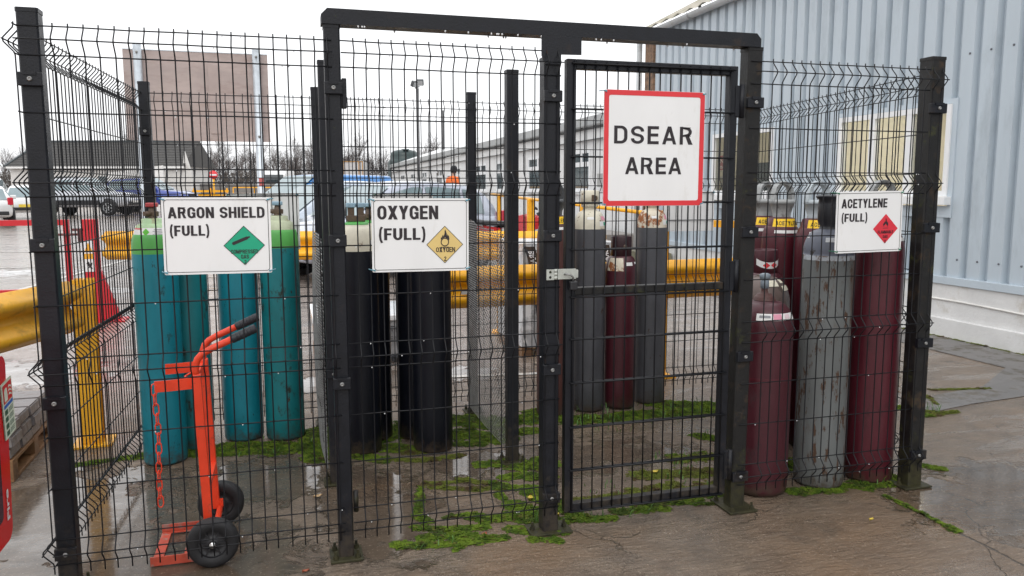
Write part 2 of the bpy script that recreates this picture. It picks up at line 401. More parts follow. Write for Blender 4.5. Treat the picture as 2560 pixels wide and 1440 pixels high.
# ------------------------------------------------------------------ moss and tufts in the joints
CAPS = [(-0.43,1.61,-0.08,1.67,.03),(-0.08,1.67,0.19,1.68,.05),(0.24,1.61,0.6,1.58,.06),(0.37,1.69,0.83,1.57,.08),(0.67,1.56,0.9,1.61,.07),(0.93,1.86,0.92,1.34,.09),(0.88,1.46,0.95,1.3,.05),(0.99,1.43,1.27,1.2,.05),(1.32,1.61,1.48,1.83,.09),(1.35,1.4,1.47,1.29,.07),(1.36,1.18,1.54,1.12,.04),(1.49,1.14,1.71,1.15,.04),(1.89,1.85,2.05,1.71,.12),(1.83,1.55,2.02,1.41,.10),(1.75,1.36,1.87,1.34,.05),(2.25,1.75,2.53,1.71,.09),(2.18,1.49,2.31,1.49,.06),(2.42,1.9,2.56,1.65,.08),(2.56,1.65,2.95,1.59,.08),(2.97,1.63,3.37,1.6,.09),(3.38,1.62,3.81,1.54,.1),(3.32,1.85,3.87,1.63,.08),(1.82,0.97,2.0,0.92,.05),(1.97,0.89,2.15,0.88,.06),(2.13,0.95,2.07,0.64,.05),(1.8,0.94,1.98,0.99,.03),(1.43,0.76,1.62,0.74,.025),(1.62,0.77,1.83,0.62,.03),(1.46,0.7,1.69,0.6,.03),(1.7,0.62,1.96,0.55,.03),(1.86,0.73,2.01,0.72,.035),(2.01,0.72,2.08,0.67,.06),(1.96,0.49,1.99,0.37,.06),(1.77,0.52,1.78,0.45,.02),(1.41,0.74,1.33,0.36,.018),(1.33,0.36,1.37,0.28,.022),(1.45,0.3,1.6,0.31,.012),(1.81,0.35,1.93,0.21,.05),(1.77,0.23,1.91,0.14,.06),(1.57,0.27,1.74,0.23,.03),(1.3,0.23,1.42,0.17,.025),(1.42,0.17,1.6,0.15,.025),(1.62,0.23,1.79,0.2,.03),(1.32,0.12,1.53,0.08,.03),(1.2,0.07,1.34,0.03,.03),(1.34,0.03,1.49,0.02,.03),(1.49,0.02,1.65,0.02,.03),(1.43,-0.04,1.48,0.01,.015),(1.65,0,1.67,0.01,.02),(1.74,0.08,1.93,0.02,.04),(1.78,-0.04,1.89,-0.09,.02),(2.0,0.12,2.21,0.07,.03),(2.01,0.31,2.06,0.15,.04),(2.26,0.14,2.5,0.11,.03),(2.4,0.17,2.7,0.17,.035),(2.78,0.22,2.9,0.21,.04),(2.68,0.11,2.79,0.09,.015),(2.1,0.32,2.38,0.31,.05),(2.38,0.31,2.7,0.36,.07),(2.58,0.55,3.03,0.48,.08),(2.89,0.73,3.19,0.71,.07),(2.68,0.28,2.96,0.32,.07),(3.24,1.09,3.36,0.97,.05),(3.63,0.11,3.89,0.08,.05),(3.85,0.18,3.92,0.1,.05),(4.18,0.25,4.23,0.18,.03),(3.51,0.55,3.47,0.39,.05),(3.23,0.12,3.48,0.08,.04),(3.54,0.12,3.64,0.05,.03),(4.93,1.27,5.07,1.12,.05),(4.97,1.05,5.23,1.07,.04),(5.55,1.62,5.99,1.52,.03),(5.38,1.48,5.26,1.28,.03),(3.65,-0.06,3.66,-0.48,.010),(3.66,-0.45,3.66,-0.49,.02)]
CAPS += [(7.38, 10.4, 7.41, -3, .05)]
SPARSE = lambda x, y: (2.05 < x < 3.25 and .2 < y < .8) or (x > 5.0) or (1.4 < x < 1.75 and .5 < y < .8) or (1.3 < x < 1.75 and 1.05 < y < 1.3)
MOSS = M('bright green moss', (.105, .158, .016), .9, var=.45, vs_=26, dirt=(.045, .085, .010), dlo=.46, dhi=.6, dscale=11, dirt2=(.095, .075, .024), d2lo=.62, d2hi=.72, d2scale=13, spec=.15)
MOSS2 = M('brownish moss', (.105, .125, .022), .9, var=.4, vs_=26, dirt=(.070, .046, .024), dlo=.48, dhi=.6, dscale=10, spec=.15)
MOSS3 = M('deep green moss', (.050, .082, .014), .9, var=.45, vs_=40, dirt=(.05, .05, .015), dlo=.5, dhi=.62, dscale=20, spec=.15)
from mathutils import noise as mn
def moss():
    mb = MB(); cell = .011
    seen = {}
    for (x0, y0, x1, y1, r) in CAPS:
        big = r * 2.4
        a, c = Vector((x0, y0)), Vector((x1, y1)); ab = c - a; L2 = max(ab.length_squared, 1e-6)
        cl = cell if x0 < 7 else .03
        for i in range(int((min(x0, x1) - big) / cl), int((max(x0, x1) + big) / cl) + 1):
            for j in range(int((min(y0, y1) - big) / cl), int((max(y0, y1) + big) / cl) + 1):
                p = Vector((i * cl, j * cl)); t = max(0, min(1, (p - a).dot(ab) / L2)); d = (p - a - ab * t).length / r
                nz_ = mn.noise(Vector((p.x * 14, p.y * 14, 0))) * .6 + mn.noise(Vector((p.x * 45, p.y * 45, 3))) * .45
                v = 1.30 - d + nz_ * 1.0
                if SPARSE(p.x, p.y): v -= .28 + .5 * abs(mn.noise(Vector((p.x * 60, p.y * 60, 9))))
                if v > .12 and v > seen.get((i, j, cl), (0,))[0]: seen[(i, j, cl)] = (v, p)
    for (i, j, cl), (v, p) in seen.items():
        lump = max(0, mn.noise(Vector((p.x * 22, p.y * 22, 5)))) + .5 * max(0, mn.noise(Vector((p.x * 55, p.y * 55, 8))))
        pil = min(1, max(0, v - .12) * 1.6) * (.005 + .024 * lump)          # the cushion the tips sit on
        mi = 1 if (SPARSE(p.x, p.y) or rng.random() < .10) else (2 if mn.noise(Vector((p.x * 9, p.y * 9, 2))) + rng.uniform(-.25, .25) > .18 else 0)
        for _ in range(2):
            s = cl * (.35 + .45 * rng.random()); a = rng.random() * 6.28; h = pil + rng.uniform(.001, .0055)
            cx, cy = p.x + rng.uniform(-.5, .5) * cl, p.y + rng.uniform(-.5, .5) * cl; zb = max(0.0006, pil - .007)
            base = [(cx + s * math.cos(a + k * 2.0944), cy + s * math.sin(a + k * 2.0944), zb) for k in range(3)]
            mb.add(base + [(cx + rng.uniform(-.4, .4) * cl, cy + rng.uniform(-.4, .4) * cl, h)], [(0, 1, 3), (1, 2, 3), (2, 0, 3)], mi)
        s = cl * .8; mb.add([(p.x - s, p.y - s, pil * .75 + .0008), (p.x + s, p.y - s, pil * .75 + .0008), (p.x + s, p.y + s, pil * .75 + .0008), (p.x - s, p.y + s, pil * .75 + .0008)], [(0, 1, 2, 3)], mi)
    tag(mb.build('moss', [MOSS, MOSS2, MOSS3], fix=False), 'bright green moss growing in the slab joints in and around the cage', 'moss', kind='stuff')
moss()
GRASS = M('wet grass blades', (.06, .15, .02), .5, var=.4, vs_=40)
def grass():
    mb = MB()
    for (cx, cy, r, n, h) in ((1.88, .13, .07, 26, .07), (2.12, .09, .06, 14, .05), (2.35, .10, .09, 14, .04), (1.42, .02, .04, 8, .05), (3.0, 1.62, .5, 90, .045), (3.6, 1.6, .3, 60, .05),
                              (2.75, 1.6, .2, 40, .04), (2.3, 1.72, .15, 20, .03), (1.35, .03, .10, 16, .03), (5.05, 1.15, .12, 30, .05), (3.75, .12, .12, 18, .04), (2.6, .5, .4, 40, .03), (2.95, .7, .25, 30, .035), (.55, 1.6, .3, 40, .03), (.93, 1.55, .1, 20, .04), (3.3, 1.02, .1, 20, .05)):
        for _ in range(n):
            a = rng.random() * 6.28; q = r * math.sqrt(rng.random()); x, y = cx + q * math.cos(a), cy + q * math.sin(a) * .7
            b = rng.random() * 6.28; l = h * rng.uniform(.5, 1.3); w = .0016 + .0012 * rng.random(); le = rng.uniform(.2, .9)
            dx, dy = math.cos(b), math.sin(b)
            mb.add([(x - dy * w, y + dx * w, .002), (x + dy * w, y - dx * w, .002), (x + dx * l * le * .5 + dy * w, y + dy * l * le * .5 - dx * w, l * .7), (x + dx * l * le * .5 - dy * w, y + dy * l * le * .5 + dx * w, l * .7), (x + dx * l * le, y + dy * l * le, l * .95)],
                   [(0, 1, 2, 3), (3, 2, 4)])
    tag(mb.build('grass_tufts', GRASS, fix=False), 'thin green grass blades sprouting from the moss by the gate posts', 'grass', kind='stuff')
grass()
LEAFS = [M('yellow fallen leaf', (.55, .42, .05), .5, var=.2, vs_=60), M('tan fallen leaf', (.40, .27, .14), .55, var=.3, vs_=60), M('reddish fallen leaf', (.28, .07, .03), .5, var=.3, vs_=60)]
def leaf(x, y, s, rz, k, label):
    mb = MB(); pts = []
    for i in range(9):
        t = i / 8; w = math.sin(math.pi * t ** .8) * .32
        pts.append((t - .5, w, .006 + .012 * (abs(t - .5)) + .01))
    vs = [(p[0] * s, p[1] * s, p[2] * .6) for p in pts] + [(p[0] * s, 0, .004) for p in pts] + [(p[0] * s, -p[1] * s, p[2] * .6) for p in pts]
    fs = [(i, i + 1, 10 + i, 9 + i) for i in range(8)] + [(9 + i, 10 + i, 19 + i, 18 + i) for i in range(8)]
    o = mb.add(vs, fs, 0, True).build('fallen_leaf', LEAFS[k]); o.location = (x, y, .005); o.rotation_euler = (0, 0, rz)
    tag(o, label, 'leaf', 'fallen leaves on the wet slab')
leaf(.88, .72, .05, .4, 1, 'tan leaf on the wet slab in the argon bay, near the divider post foot')
leaf(1.905, .40, .045, 1.2, 0, 'yellow leaf in the moss just left of the middle gate post')
leaf(2.035, .20, .06, .6, 0, 'yellow leaf in the gap under the gate latch side')
leaf(1.955, .18, .06, 2.2, 0, 'yellow leaf touching the middle gate post at its lowest clip')
leaf(2.67, .56, .05, .2, 0, 'yellow leaf on the moss seen through the low right half of the gate')
leaf(1.58, .05, .04, .9, 2, 'reddish brown leaf on the moss ridge under the oxygen panel')
leaf(.80, -.08, .03, .3, 2, 'reddish scrap of leaf lying left of the left gate post base plate')
leaf(3.36, -.30, .03, .3, 0, 'small orange leaf on the brown apron in front of the grey rusty cylinder')

# ================================================================== FENCE
ZT = 2.125
def v_profile():
    """(z below top, bulge) down one vertical wire"""
    B = .036
    pts = [(-.012, 0), (0, 0), (.016, 0)]
    def vee(z):
        return [(z - .003, 0), (z + .008, .003), (z + .042, B - .002), (z + .05, B), (z + .058, B - .002), (z + .092, .003), (z + .103, 0)]
    pts = [(-.012, 0)] + vee(0)[0:] + vee(.5) + vee(1.2) + vee(1.9) + [(2.035, 0)]
    return pts
HZ = [0, .05, .1, .3, .5, .55, .6, .8, 1.0, 1.2, 1.25, 1.3, 1.5, 1.7, 1.9, 1.95, 2.0]
def mesh_panel(name, p0, d, L, n_out, parent, first=.03, skip=(), step=.05, wob=.0015):
    """welded wire panel from p0 along unit d, V folds bulging along n_out"""
    p0, d, n_out = Vector(p0), Vector(d).normalized(), Vector(n_out).normalized()
    mb = MB(); prof = v_profile(); rw = .00275
    k = 0; s = first
    while s <= L - .004:
        o = rng.uniform(-wob, wob); tl = rng.uniform(-.002, .002)
        mb.tube([p0 + d * (s + o + tl * z) + n_out * (b + .003) + Vector((0, 0, ZT - z)) for z, b in prof], rw, 5)
        s += step; k += 1
    for z in HZ:
        b = .036 if abs(z % .7 - .55) < .001 or z in (.05, .55, 1.25, 1.95) else 0
        mb.tube([p0 + d * (L * i / 6) + n_out * (b - .003) + Vector((0, 0, ZT - z + rng.uniform(-.0012, .0012))) for i in range(7)], rw, 5)
    return mb.build(name, BLACKW, parent, fix=False)
def post(parent, x, y, w=.07, dp=.07, top=2.185, plate=(.15, .15), lean=0., rz=0., muddy=False, clips=(), front=(0, -1), bolts=True):
    """square hollow post with cap, base plate, and panel clips on its front"""
    mb = MB(); mt = BLACKB if muddy else BLACK
    ln = lambda z: lean * z
    rot = Matrix.Rotation(rz, 4, 'Z')
    def T(v): q = rot @ Vector((v[0], v[1], 0)); return Vector((x + q.x + ln(v[2]), y + q.y, v[2]))
    zs = (.011, top); b = .006
    oct_ = [(-w / 2 + b, -dp / 2), (w / 2 - b, -dp / 2), (w / 2, -dp / 2 + b), (w / 2, dp / 2 - b), (w / 2 - b, dp / 2), (-w / 2 + b, dp / 2), (-w / 2, dp / 2 - b), (-w / 2, -dp / 2 + b)]
    vs = [T((u, v, z)) for z in zs for u, v in oct_]
    mb.add(vs, [tuple(range(8))[::-1], tuple(range(8, 16))] + [(i, (i + 1) % 8, 8 + (i + 1) % 8, 8 + i) for i in range(8)])
    po = mb.build('post', mt, parent)
    cb = MB(); cp = [(u * 1.05, v * 1.05) for u, v in oct_]
    vs = [T((u, v, z)) for z in (top - .012, top + .003) for u, v in cp]
    cb.add(vs, [tuple(range(8))[::-1], tuple(range(8, 16))] + [(i, (i + 1) % 8, 8 + (i + 1) % 8, 8 + i) for i in range(8)])
    cb.build('post_cap', mt, po)
    if plate:
        pb = MB(); px_, py_ = plate
        m4 = Matrix.Translation((x, y, 0)) @ rot
        pb.box((-px_ / 2, -py_ / 2, .002), (px_ / 2, py_ / 2, .012), 0, .002, m4); pl = pb.build('base_plate', BLACKB, po)
        if bolts:
            for sx, sy in ((-1, -1), (1, -1), (1, 1), (-1, 1)):
                if px_ > py_ and sy > 0: continue
                bb = MB(); cx, cy = sx * (px_ / 2 - .022), sy * (py_ / 2 - .022) if px_ <= py_ else 0.0
                c = m4 @ Vector((cx, cy, .012)); bb.lathe([(0, 0), (.013, 0), (.013, .004), (.011, .004), (.011, .016), (.006, .016), (.006, .034), (0, .034)], c, 6, sm=False)
                bb.build('anchor_bolt', BLACKB, pl)
    f = Vector((front[0], front[1], 0)); sd_ = Vector((-f.y, f.x, 0))
    for cz in clips:
        c = Vector((x + ln(cz), y, cz)) + f * (dp / 2)
        kb = MB(); m4 = Matrix((sd_, -f, Vector((0, 0, 1)))).transposed().to_4x4(); m4.translation = c
        kb.box((-w * .56, -.016, -.024), (w * .56, .004, .024), 0, .003, m4)
        kb.box((-w * .30, -.020, .014), (w * .30, -.014, .026), 0, 0, m4)
        k = kb.build('panel_clip', BLACK, po)
        hb = MB(); hb.lathe([(0, -.0215), (.0035, -.0215), (.0035, -.023), (.0065, -.023), (.009, -.019), (.0092, -.015), (0, -.015)], (0, 0, 0), 12, axis='y')
        hb.v = [tuple(m4 @ Vector(v)) for v in hb.v]; hb.build('clip_bolt', STEEL, k)
    return po
CL = (1.94, 1.35, .76, .17)
GF = 'welded mesh panels of the gas cage'
t = thing('fence_panel', 'black mesh panel with corner post carrying the argon shield sign', 'fence', (-.08, .035, 0), group=GF)
post(t, -.08, .035, .07, .07, 2.185, (.14, .14), clips=CL)
mesh_panel('wire_mesh', (-.118, -.004, 0), (1, 0, 0), 1.085, (0, -1, 0), t, first=.118)
t = thing('fence_panel', 'black mesh panel carrying the oxygen sign, between left and middle gate posts', 'fence', (.97, 0, 0), group=GF)
mesh_panel('wire_mesh', (1.0, -.004, 0), (1, 0, 0), .915, (0, -1, 0), t, first=.0476)
t = thing('fence_panel', 'black mesh panel carrying the acetylene sign, with end post nearest the shed', 'fence', (3.87, .035, 0), group=GF)
post(t, 3.88, .035, .085, .085, 2.185, (.17, .14), lean=-.006, clips=(1.94, 1.355, .77, .18), muddy=True)
mesh_panel('wire_mesh', (2.83, -.004, 0), (1, 0, 0), 1.075, (0, -1, 0), t, first=.108)
w2 = MB()
t = thing('fence_panel', 'left side mesh panel of the cage running back beside the yellow barrier post', 'fence', (-.1, 1.0, 0), group=GF)
mesh_panel('wire_mesh', (-.122, -.03, 0), (.045, 1.0, 0), 2.06, (-1, 0, 0), t, first=.03, step=.05)
post(t, -.015, 2.03, .06, .06, 2.19, (.13, .13), clips=(1.9, .8), front=(0, -1))
t = thing('fence_panel', 'right side mesh panel of the cage running back towards the grey shed', 'fence', (3.95, 1.0, 0), group=GF)
mesh_panel('wire_mesh', (3.925, .07, 0), (.13, 1.0, 0), 1.98, (1, .0, 0), t, first=.02)
post(t, 4.16, 2.03, .06, .06, 2.19, (.13, .13))
t = thing('fence_panel', 'rear mesh panel behind the teal argon cylinders', 'fence', (.5, 2.0, 0), group=GF)
mesh_panel('wire_mesh', (0.0, 2.0, 0), (1, 0, 0), .96, (0, -1, 0), t, first=.045)
t = thing('fence_panel', 'rear mesh panel behind the black oxygen cylinders', 'fence', (1.5, 2.0, 0), group=GF)
mesh_panel('wire_mesh', (.97, 2.0, 0), (1, 0, 0), 1.02, (0, -1, 0), t, first=.03)
mesh_panel('wire_mesh', (1.0, 2.012, 0), (1, 0, 0), .42, (0, -1, 0), t, first=.028)
t = thing('fence_panel', 'long rear mesh panel behind the grey cylinders and the gate', 'fence', (3.0, 2.0, 0), group=GF)
mesh_panel('wire_mesh', (1.99, 2.0, 0), (1, 0, 0), 2.17, (0, -1, 0), t, first=.025)
# ---- dividers: two posts and a sheet of expanded metal
EXP = M('worn expanded metal', (.40, .40, .40), .42, .4, var=.3, vs_=25, dirt=(.05, .045, .04), dlo=.56, dhi=.68, dscale=10)
def expanded(parent, x, y0, y1, zf, zr, bul):
    """diamond expanded-metal sheet in the plane x = const, top falling from rear zr to front zf"""
    mb = MB(); py, pz = .036, .0150
    ny = int((y1 - y0) / (py / 2)); 
    def X(y, z): return x + bul * math.sin(math.pi * (y - y0) / (y1 - y0)) * (.4 + .6 * math.sin(z * 2.2))
    j = 0; z = .05
    while z < max(zf, zr):
        # zig-zag strand
        pts = []
        for i in range(ny + 1):
            y = y0 + i * py / 2; zt = zf + (zr - zf) * (y - y0) / (y1 - y0)
            zz = z + (pz / 2 if (i + j) % 2 else -pz / 2) * .78
            if zz < zt and zz > .05 + .0 * y: pts.append((y, zz))
        for (ya, za), (yb, zb) in zip(pts, pts[1:]):
            if abs(yb - ya) > py: continue
            a, c = Vector((X(ya, za), ya, za)), Vector((X(yb, zb), yb, zb)); w = Vector((-.0022, 0, .0024))
            mb.add([a - w, c - w, c + w, a + w], [(0, 1, 2, 3)])
        j += 1; z += pz
    return mb.build('expanded_metal_sheet', EXP, parent, fix=False)
t = thing('cage_divider', 'divider between the argon and oxygen bays, sheeted with dark expanded metal seen edge-on', 'divider', (.985, .92, 0), group='expanded metal dividers in the cage')
post(t, .985, .92, .065, .065, 2.185, (.13, .13), muddy=False, clips=(.6,))
post(t, .985, 2.03, .06, .06, 2.19, (.13, .13))
expanded(t, .945, .95, 2.0, 1.31, 1.36, -.035)
t = thing('cage_divider', 'divider between the oxygen and empties bays, its expanded metal sheet seen at a slant', 'divider', (1.98, .96, 0), group='expanded metal dividers in the cage')
post(t, 1.975, .975, .065, .065, 2.185, (.14, .14), clips=())
post(t, 1.995, 2.03, .06, .06, 2.19, (.13, .13))
expanded(t, 1.955, 1.0, 2.0, 1.30, 1.36, -.02)

# ================================================================== GATE FRAME (three posts and a header)
t = thing('gate_portal', 'black steel gate frame of three posts under one long header beam', 'gate frame', (1.9, 0, 0))
post(t, .970, .033, .062, .062, 2.185, (.135, .135), clips=(1.944, 1.346, .76), muddy=False)
post(t, 1.877, .037, .072, .072, 2.10, (.195, .13), clips=CL, muddy=False)
post(t, 2.838, .040, .075, .075, 2.185, (.15, .19), lean=.007, clips=CL, muddy=True)
hb = MB()
y0, y1 = -.005, .07
prof = [(.931, 2.187), (.931, 2.222), (.955, 2.246), (2.85, 2.246), (2.872, 2.222), (2.872, 2.187)]
hb.prism(prof, y0, y1, lambda u, v, d: (u, d, v))
hb.build('header_beam', BLACK, t)
kb = MB(); kb.prism([(1.826, 2.186), (1.826, 2.105), (1.842, 2.07), (1.912, 2.07), (1.912, 2.112), (2.003, 2.114), (2.003, 2.186)], -.008, .0, lambda u, v, d: (u, d, v)); kb.build('bracket_plate', BLACK, t)
kb = MB()
kb.lathe([(0, .20), (.011, .20), (.011, .29), (0, .29)], (1.015, .02, 0), 12); kb.build('drop_bolt_sleeve', BLACKB, t)
kb = MB(); kb.box((1.004, .01, 1.87), (1.022, .055, 1.985), 0, .002); kb.build('hinge_lug', BLACK, t)

# ------------------------------------------------------------------ the gate leaf
GATE = thing('gate', 'black mesh gate with the big DSEAR sign, padlocked on its left edge', 'gate', (2.36, .03, 0))
gx0, gx1, gz0, gz1, gy = 1.945, 2.768, .085, 2.10, .028
fr = MB()
fr.box((gx0, gy - .02, gz0), (gx0 + .042, gy + .02, gz1), 0, .003); fr.box((gx1 - .042, gy - .02, gz0), (gx1, gy + .02, gz1), 0, .003)
fr.box((gx0 + .042, gy - .019, gz1 - .042), (gx1 - .042, gy + .019, gz1), 0, .003); fr.box((gx0 + .042, gy - .019, gz0), (gx1 - .042, gy + .019, gz0 + .04), 0, .003)
fr.build('gate_frame_tube', BLACK, GATE)
fr = MB(); fr.box((gx0 + .042, gy - .018, 1.083), (gx1 - .042, gy + .018, 1.118), 0, .004); fr.build('mid_rail', BLACKB, GATE)
inf = MB(); k = 0
x = gx0 + .030
while x < gx1 - .02:
    inf.tube([(x + rng.uniform(-.001, .001), gy - .026, gz0 + .005), (x, gy - .026, 1.0), (x + rng.uniform(-.001, .001), gy - .026, gz1 - .008)], .0032, 6); x += .0502
for z in (1.89, 1.688, 1.489, 1.286, 1.077, .888, .690, .486, .286, .092, 2.08):
    inf.tube([(gx0 + .02, gy - .033, z), (gx1 - .02, gy - .033, z)], .0042, 6); inf.tube([(gx0 + .02, gy - .019, z + .001), (gx1 - .02, gy - .019, z + .001)], .0042, 6)
inf.build('mesh_infill', BLACKW, GATE, fix=False)
for z in (1.93, 1.13, .215):
    h = MB(); h.box((gx1 - .012, .004, z - .055), (gx1 + .014, .05, z + .085), 0, .002); h.box((gx1 + .014, .012, z - .055), (2.80, .042, z + .035), 0, .002)
    h.lathe([(0, -.06), (.012, -.06), (.012, .09), (0, .09)], (gx1 + .02, .006, z), 12); h.build('hinge', BLACK, GATE)
hp = MB()
hp.box((1.849, -.012, 1.158), (1.884, -.004, 1.204), 0, .001); hp.box((1.900, -.014, 1.160), (1.984, -.006, 1.205), 0, .001); hp.box((1.984, -.012, 1.165), (1.995, -.007, 1.2), 0, .001)
for z in (1.160, 1.176, 1.191): hp.lathe([(0, 0), (.008, 0), (.008, .0145), (0, .0145)], (1.891, -.010, z), 12)
h = hp.build('hasp', ZINC, GATE)
for z in (1.170, 1.193):
    q = MB(); q.lathe([(0, 0), (.006, 0), (.004, -.003), (0, -.004)], (1.866, -.012, z), 10, axis='y'); q.build('hasp_screw', BLACKB, h)
q = MB(); q.tube([(1.93, -.016, 1.183), (1.932, -.028, 1.184), (1.94, -.033, 1.183), (1.955, -.033, 1.178), (1.966, -.028, 1.168), (1.968, -.02, 1.15)], .0042, 8)
pl = thing('padlock', 'black padlock with steel shackle hanging from the gate hasp', 'padlock', (1.97, -.03, 1.12))
q.build('shackle', STEEL, pl)
q = MB(); q.box((1.950, -.036, 1.112), (1.985, -.014, 1.152), 0, .005); q.build('lock_body', M('black lock body', (.015, .015, .018), .35), pl)

# ------------------------------------------------------------------ water drops hanging under the wires
DROP = M('water drop', (.9, .92, .95), .05, var=0, spec=1.0)
dm = MB()
for z in HZ:
    for (xa, xb, yy) in ((0.0, .96, -.001), (1.02, 1.84, -.001), (2.9, 3.85, -.001), (.1, .95, 2.0), (1.1, 3.9, 2.0)):
        for _ in range(2 if yy < 1 else 3):
            x = rng.uniform(xa, xb); bl = -.036 if z in (.05, .55, 1.25, 1.95) else 0
            dm.lathe([(0, -.006), (.0022, -.0048), (.0027, -.0032), (.002, -.0012), (0, 0)], (x, yy + bl + .001, ZT - z - .0025), 6)
for _ in range(26):
    dm.lathe([(0, -.0105), (.0035, -.0075), (.0042, -.0045), (.003, -.001), (0, 0)], (rng.uniform(1.0, 2.8), rng.choice((0.0, .065)), 2.188), 7)
tag(dm.build('water_drops', DROP), 'clear rain drops hanging under the fence wires and header', 'drops', kind='stuff')
# ================================================================== SIGNS
WHITE = M('white sign board', (.82, .82, .82), .38, var=.03, vs_=5, streak=.35, dirt=(.66, .64, .60), dlo=.56, dhi=.80, dscale=9, drough=.5)
WHITE2 = M('white sign print ground', (.78, .78, .79), .40, var=.02)
INK = M('black print', (.018, .012, .016), .45, var=.1)
REDP = M('red print', (.70, .035, .045), .4, var=.06)
REDD = M('red diamond print', (.66, .03, .05), .42, var=.08)
GREENP = M('green print', (.008, .36, .20), .4, var=.05)
AMBER = M('sand yellow print', (.72, .53, .20), .4, var=.05)
TIE = M('blue cable tie', (.10, .28, .36), .4); TIEG = M('green cable tie', (.01, .16, .08), .4)
# ------------------------------------------------------------------ heavy condensed capitals, drawn as strokes
def _arc(cx, cy, rx, ry, a0, a1, n=9): return [(cx + rx * math.cos(R_(a0 + (a1 - a0) * k / n)), cy + ry * math.sin(R_(a0 + (a1 - a0) * k / n))) for k in range(n + 1)]
def _rect(x0, y0, x1, y1): return ('P', [(x0, y0), (x1, y0), (x1, y1), (x0, y1)])
def glyphs(t):
    h = t / 2; g = {}; w = .60; r = (w - t) / 2; cx = w / 2; b = .17; yt, yb = 1 - b / 2, b / 2
    ry = .26; ct, cb = yt - ry, yb + ry
    V = lambda x: _rect(x, 0, x + t, 1); H = lambda y, x0, x1: _rect(x0, y, x1, y + b)
    g['I'] = (t, [V(0)]); g['L'] = (.50, [V(0), H(0, 0, .50)]); g['E'] = (.52, [V(0), H(0, 0, .52), H(1 - b, 0, .52), H(.425, 0, .49)]); g['F'] = (.50, [V(0), H(1 - b, 0, .50), H(.41, 0, .46)])
    g['H'] = (.60, [V(0), V(.60 - t), H(.425, 0, .6)]); g['T'] = (.54, [V(.27 - h), H(1 - b, 0, .54)])
    g['A'] = (.66, [('P', [(0, 0), (t, 0), (.33 + h, 1), (.33 - h * 1.1, 1)]), ('P', [(.66, 0), (.66 - t, 0), (.33 - h, 1), (.33 + h * 1.1, 1)]), _rect(.14, .20, .52, .36)])
    g['N'] = (.62, [V(0), V(.62 - t), ('P', [(0, 1), (t * 1.05, 1), (.62, 0), (.62 - t * 1.05, 0)])])
    g['M'] = (.78, [_rect(0, 0, .18, 1), _rect(.60, 0, .78, 1), ('P', [(0, 1), (.22, 1), (.47, 0), (.31, 0)]), ('P', [(.78, 1), (.56, 1), (.31, 0), (.47, 0)])])
    g['X'] = (.64, [('P', [(0, 0), (.23, 0), (.64, 1), (.41, 1)]), ('P', [(.64, 0), (.41, 0), (0, 1), (.23, 1)])])
    g['Y'] = (.62, [_rect(.21, 0, .41, .45), ('P', [(.21, .40), (.41, .40), (.22, 1), (0, 1)]), ('P', [(.21, .40), (.41, .40), (.62, 1), (.40, 1)])])
    g['O'] = (w, [('C', _arc(cx, ct, r, ry, 0, 180, 12) + _arc(cx, cb, r, ry, 180, 360, 12))])
    g['D'] = (w, [('C', [(h, yb), (cx - .02, yb)] + _arc(cx, cb, r, ry, -80, 0) + _arc(cx, ct, r, ry, 0, 80) + [(cx - .02, yt), (h, yt)])])
    g['U'] = (w, [('S', [(h, 1), (h, cb)] + _arc(cx, cb, r, ry, 180, 360, 12)[1:] + [(w - h, 1)])])
    g['C'] = (w, [('S', _arc(cx, ct, r, ry, -16, 180, 14) + _arc(cx, cb, r, ry, 180, 376, 14))])
    g['G'] = (w, [('S', _arc(cx, ct, r, ry, -8, 180, 14) + _arc(cx, cb, r, ry, 180, 325, 12)), _rect(w - t, .05, w, .52), _rect(.32, .39, w, .53)])
    g['S'] = (w, [('S', _arc(cx, .5 + (yt - .5) / 2, r, (yt - .5) / 2, -4, 232, 14) + _arc(cx, yb + (.5 - yb) / 2, r, (.5 - yb) / 2, 52, -184, 14))])
    g['P'] = (.58, [V(0), ('S', [(.05, yt), (.30, yt)] + _arc(.28, .695, .20, yt - .695, 85, -85) + [(.30, .695 * 2 - yt), (.05, .695 * 2 - yt)])])
    g['R'] = (.62, [V(0), ('S', [(.05, yt), (.30, yt)] + _arc(.28, .71, .21, yt - .71, 85, -85) + [(.30, .71 * 2 - yt), (.05, .71 * 2 - yt)]), ('P', [(.25, .50), (.43, .50), (.62, 0), (.41, 0)])])
    g['B'] = (.60, [V(0), ('S', [(.05, yt), (.28, yt)] + _arc(.28, .715, .19, yt - .715, 85, -85) + [(.05, .715 * 2 - yt)]), ('S', [(.05, .5), (.28, .5)] + _arc(.29, .29, .21, .21, 85, -85) + [(.28, yb), (.05, yb)])])
    g['2'] = (.56, [('S', _arc(.28, .71, .18, yt - .71, 186, -28, 14) + [(.10, .09)]), H(0, 0, .56)])
    g['('] = (.26, [('S', [(.21, 1.12), (.12, .86), (.09, .40), (.12, .04), (.21, -.22)])]); g[')'] = (.26, [('S', [(.05, 1.12), (.14, .86), (.17, .40), (.14, .04), (.05, -.22)])])
    g[' '] = (.26, [])
    return g
GLYPHS = {w_: glyphs(w_) for w_ in (.20, .165, .15)}
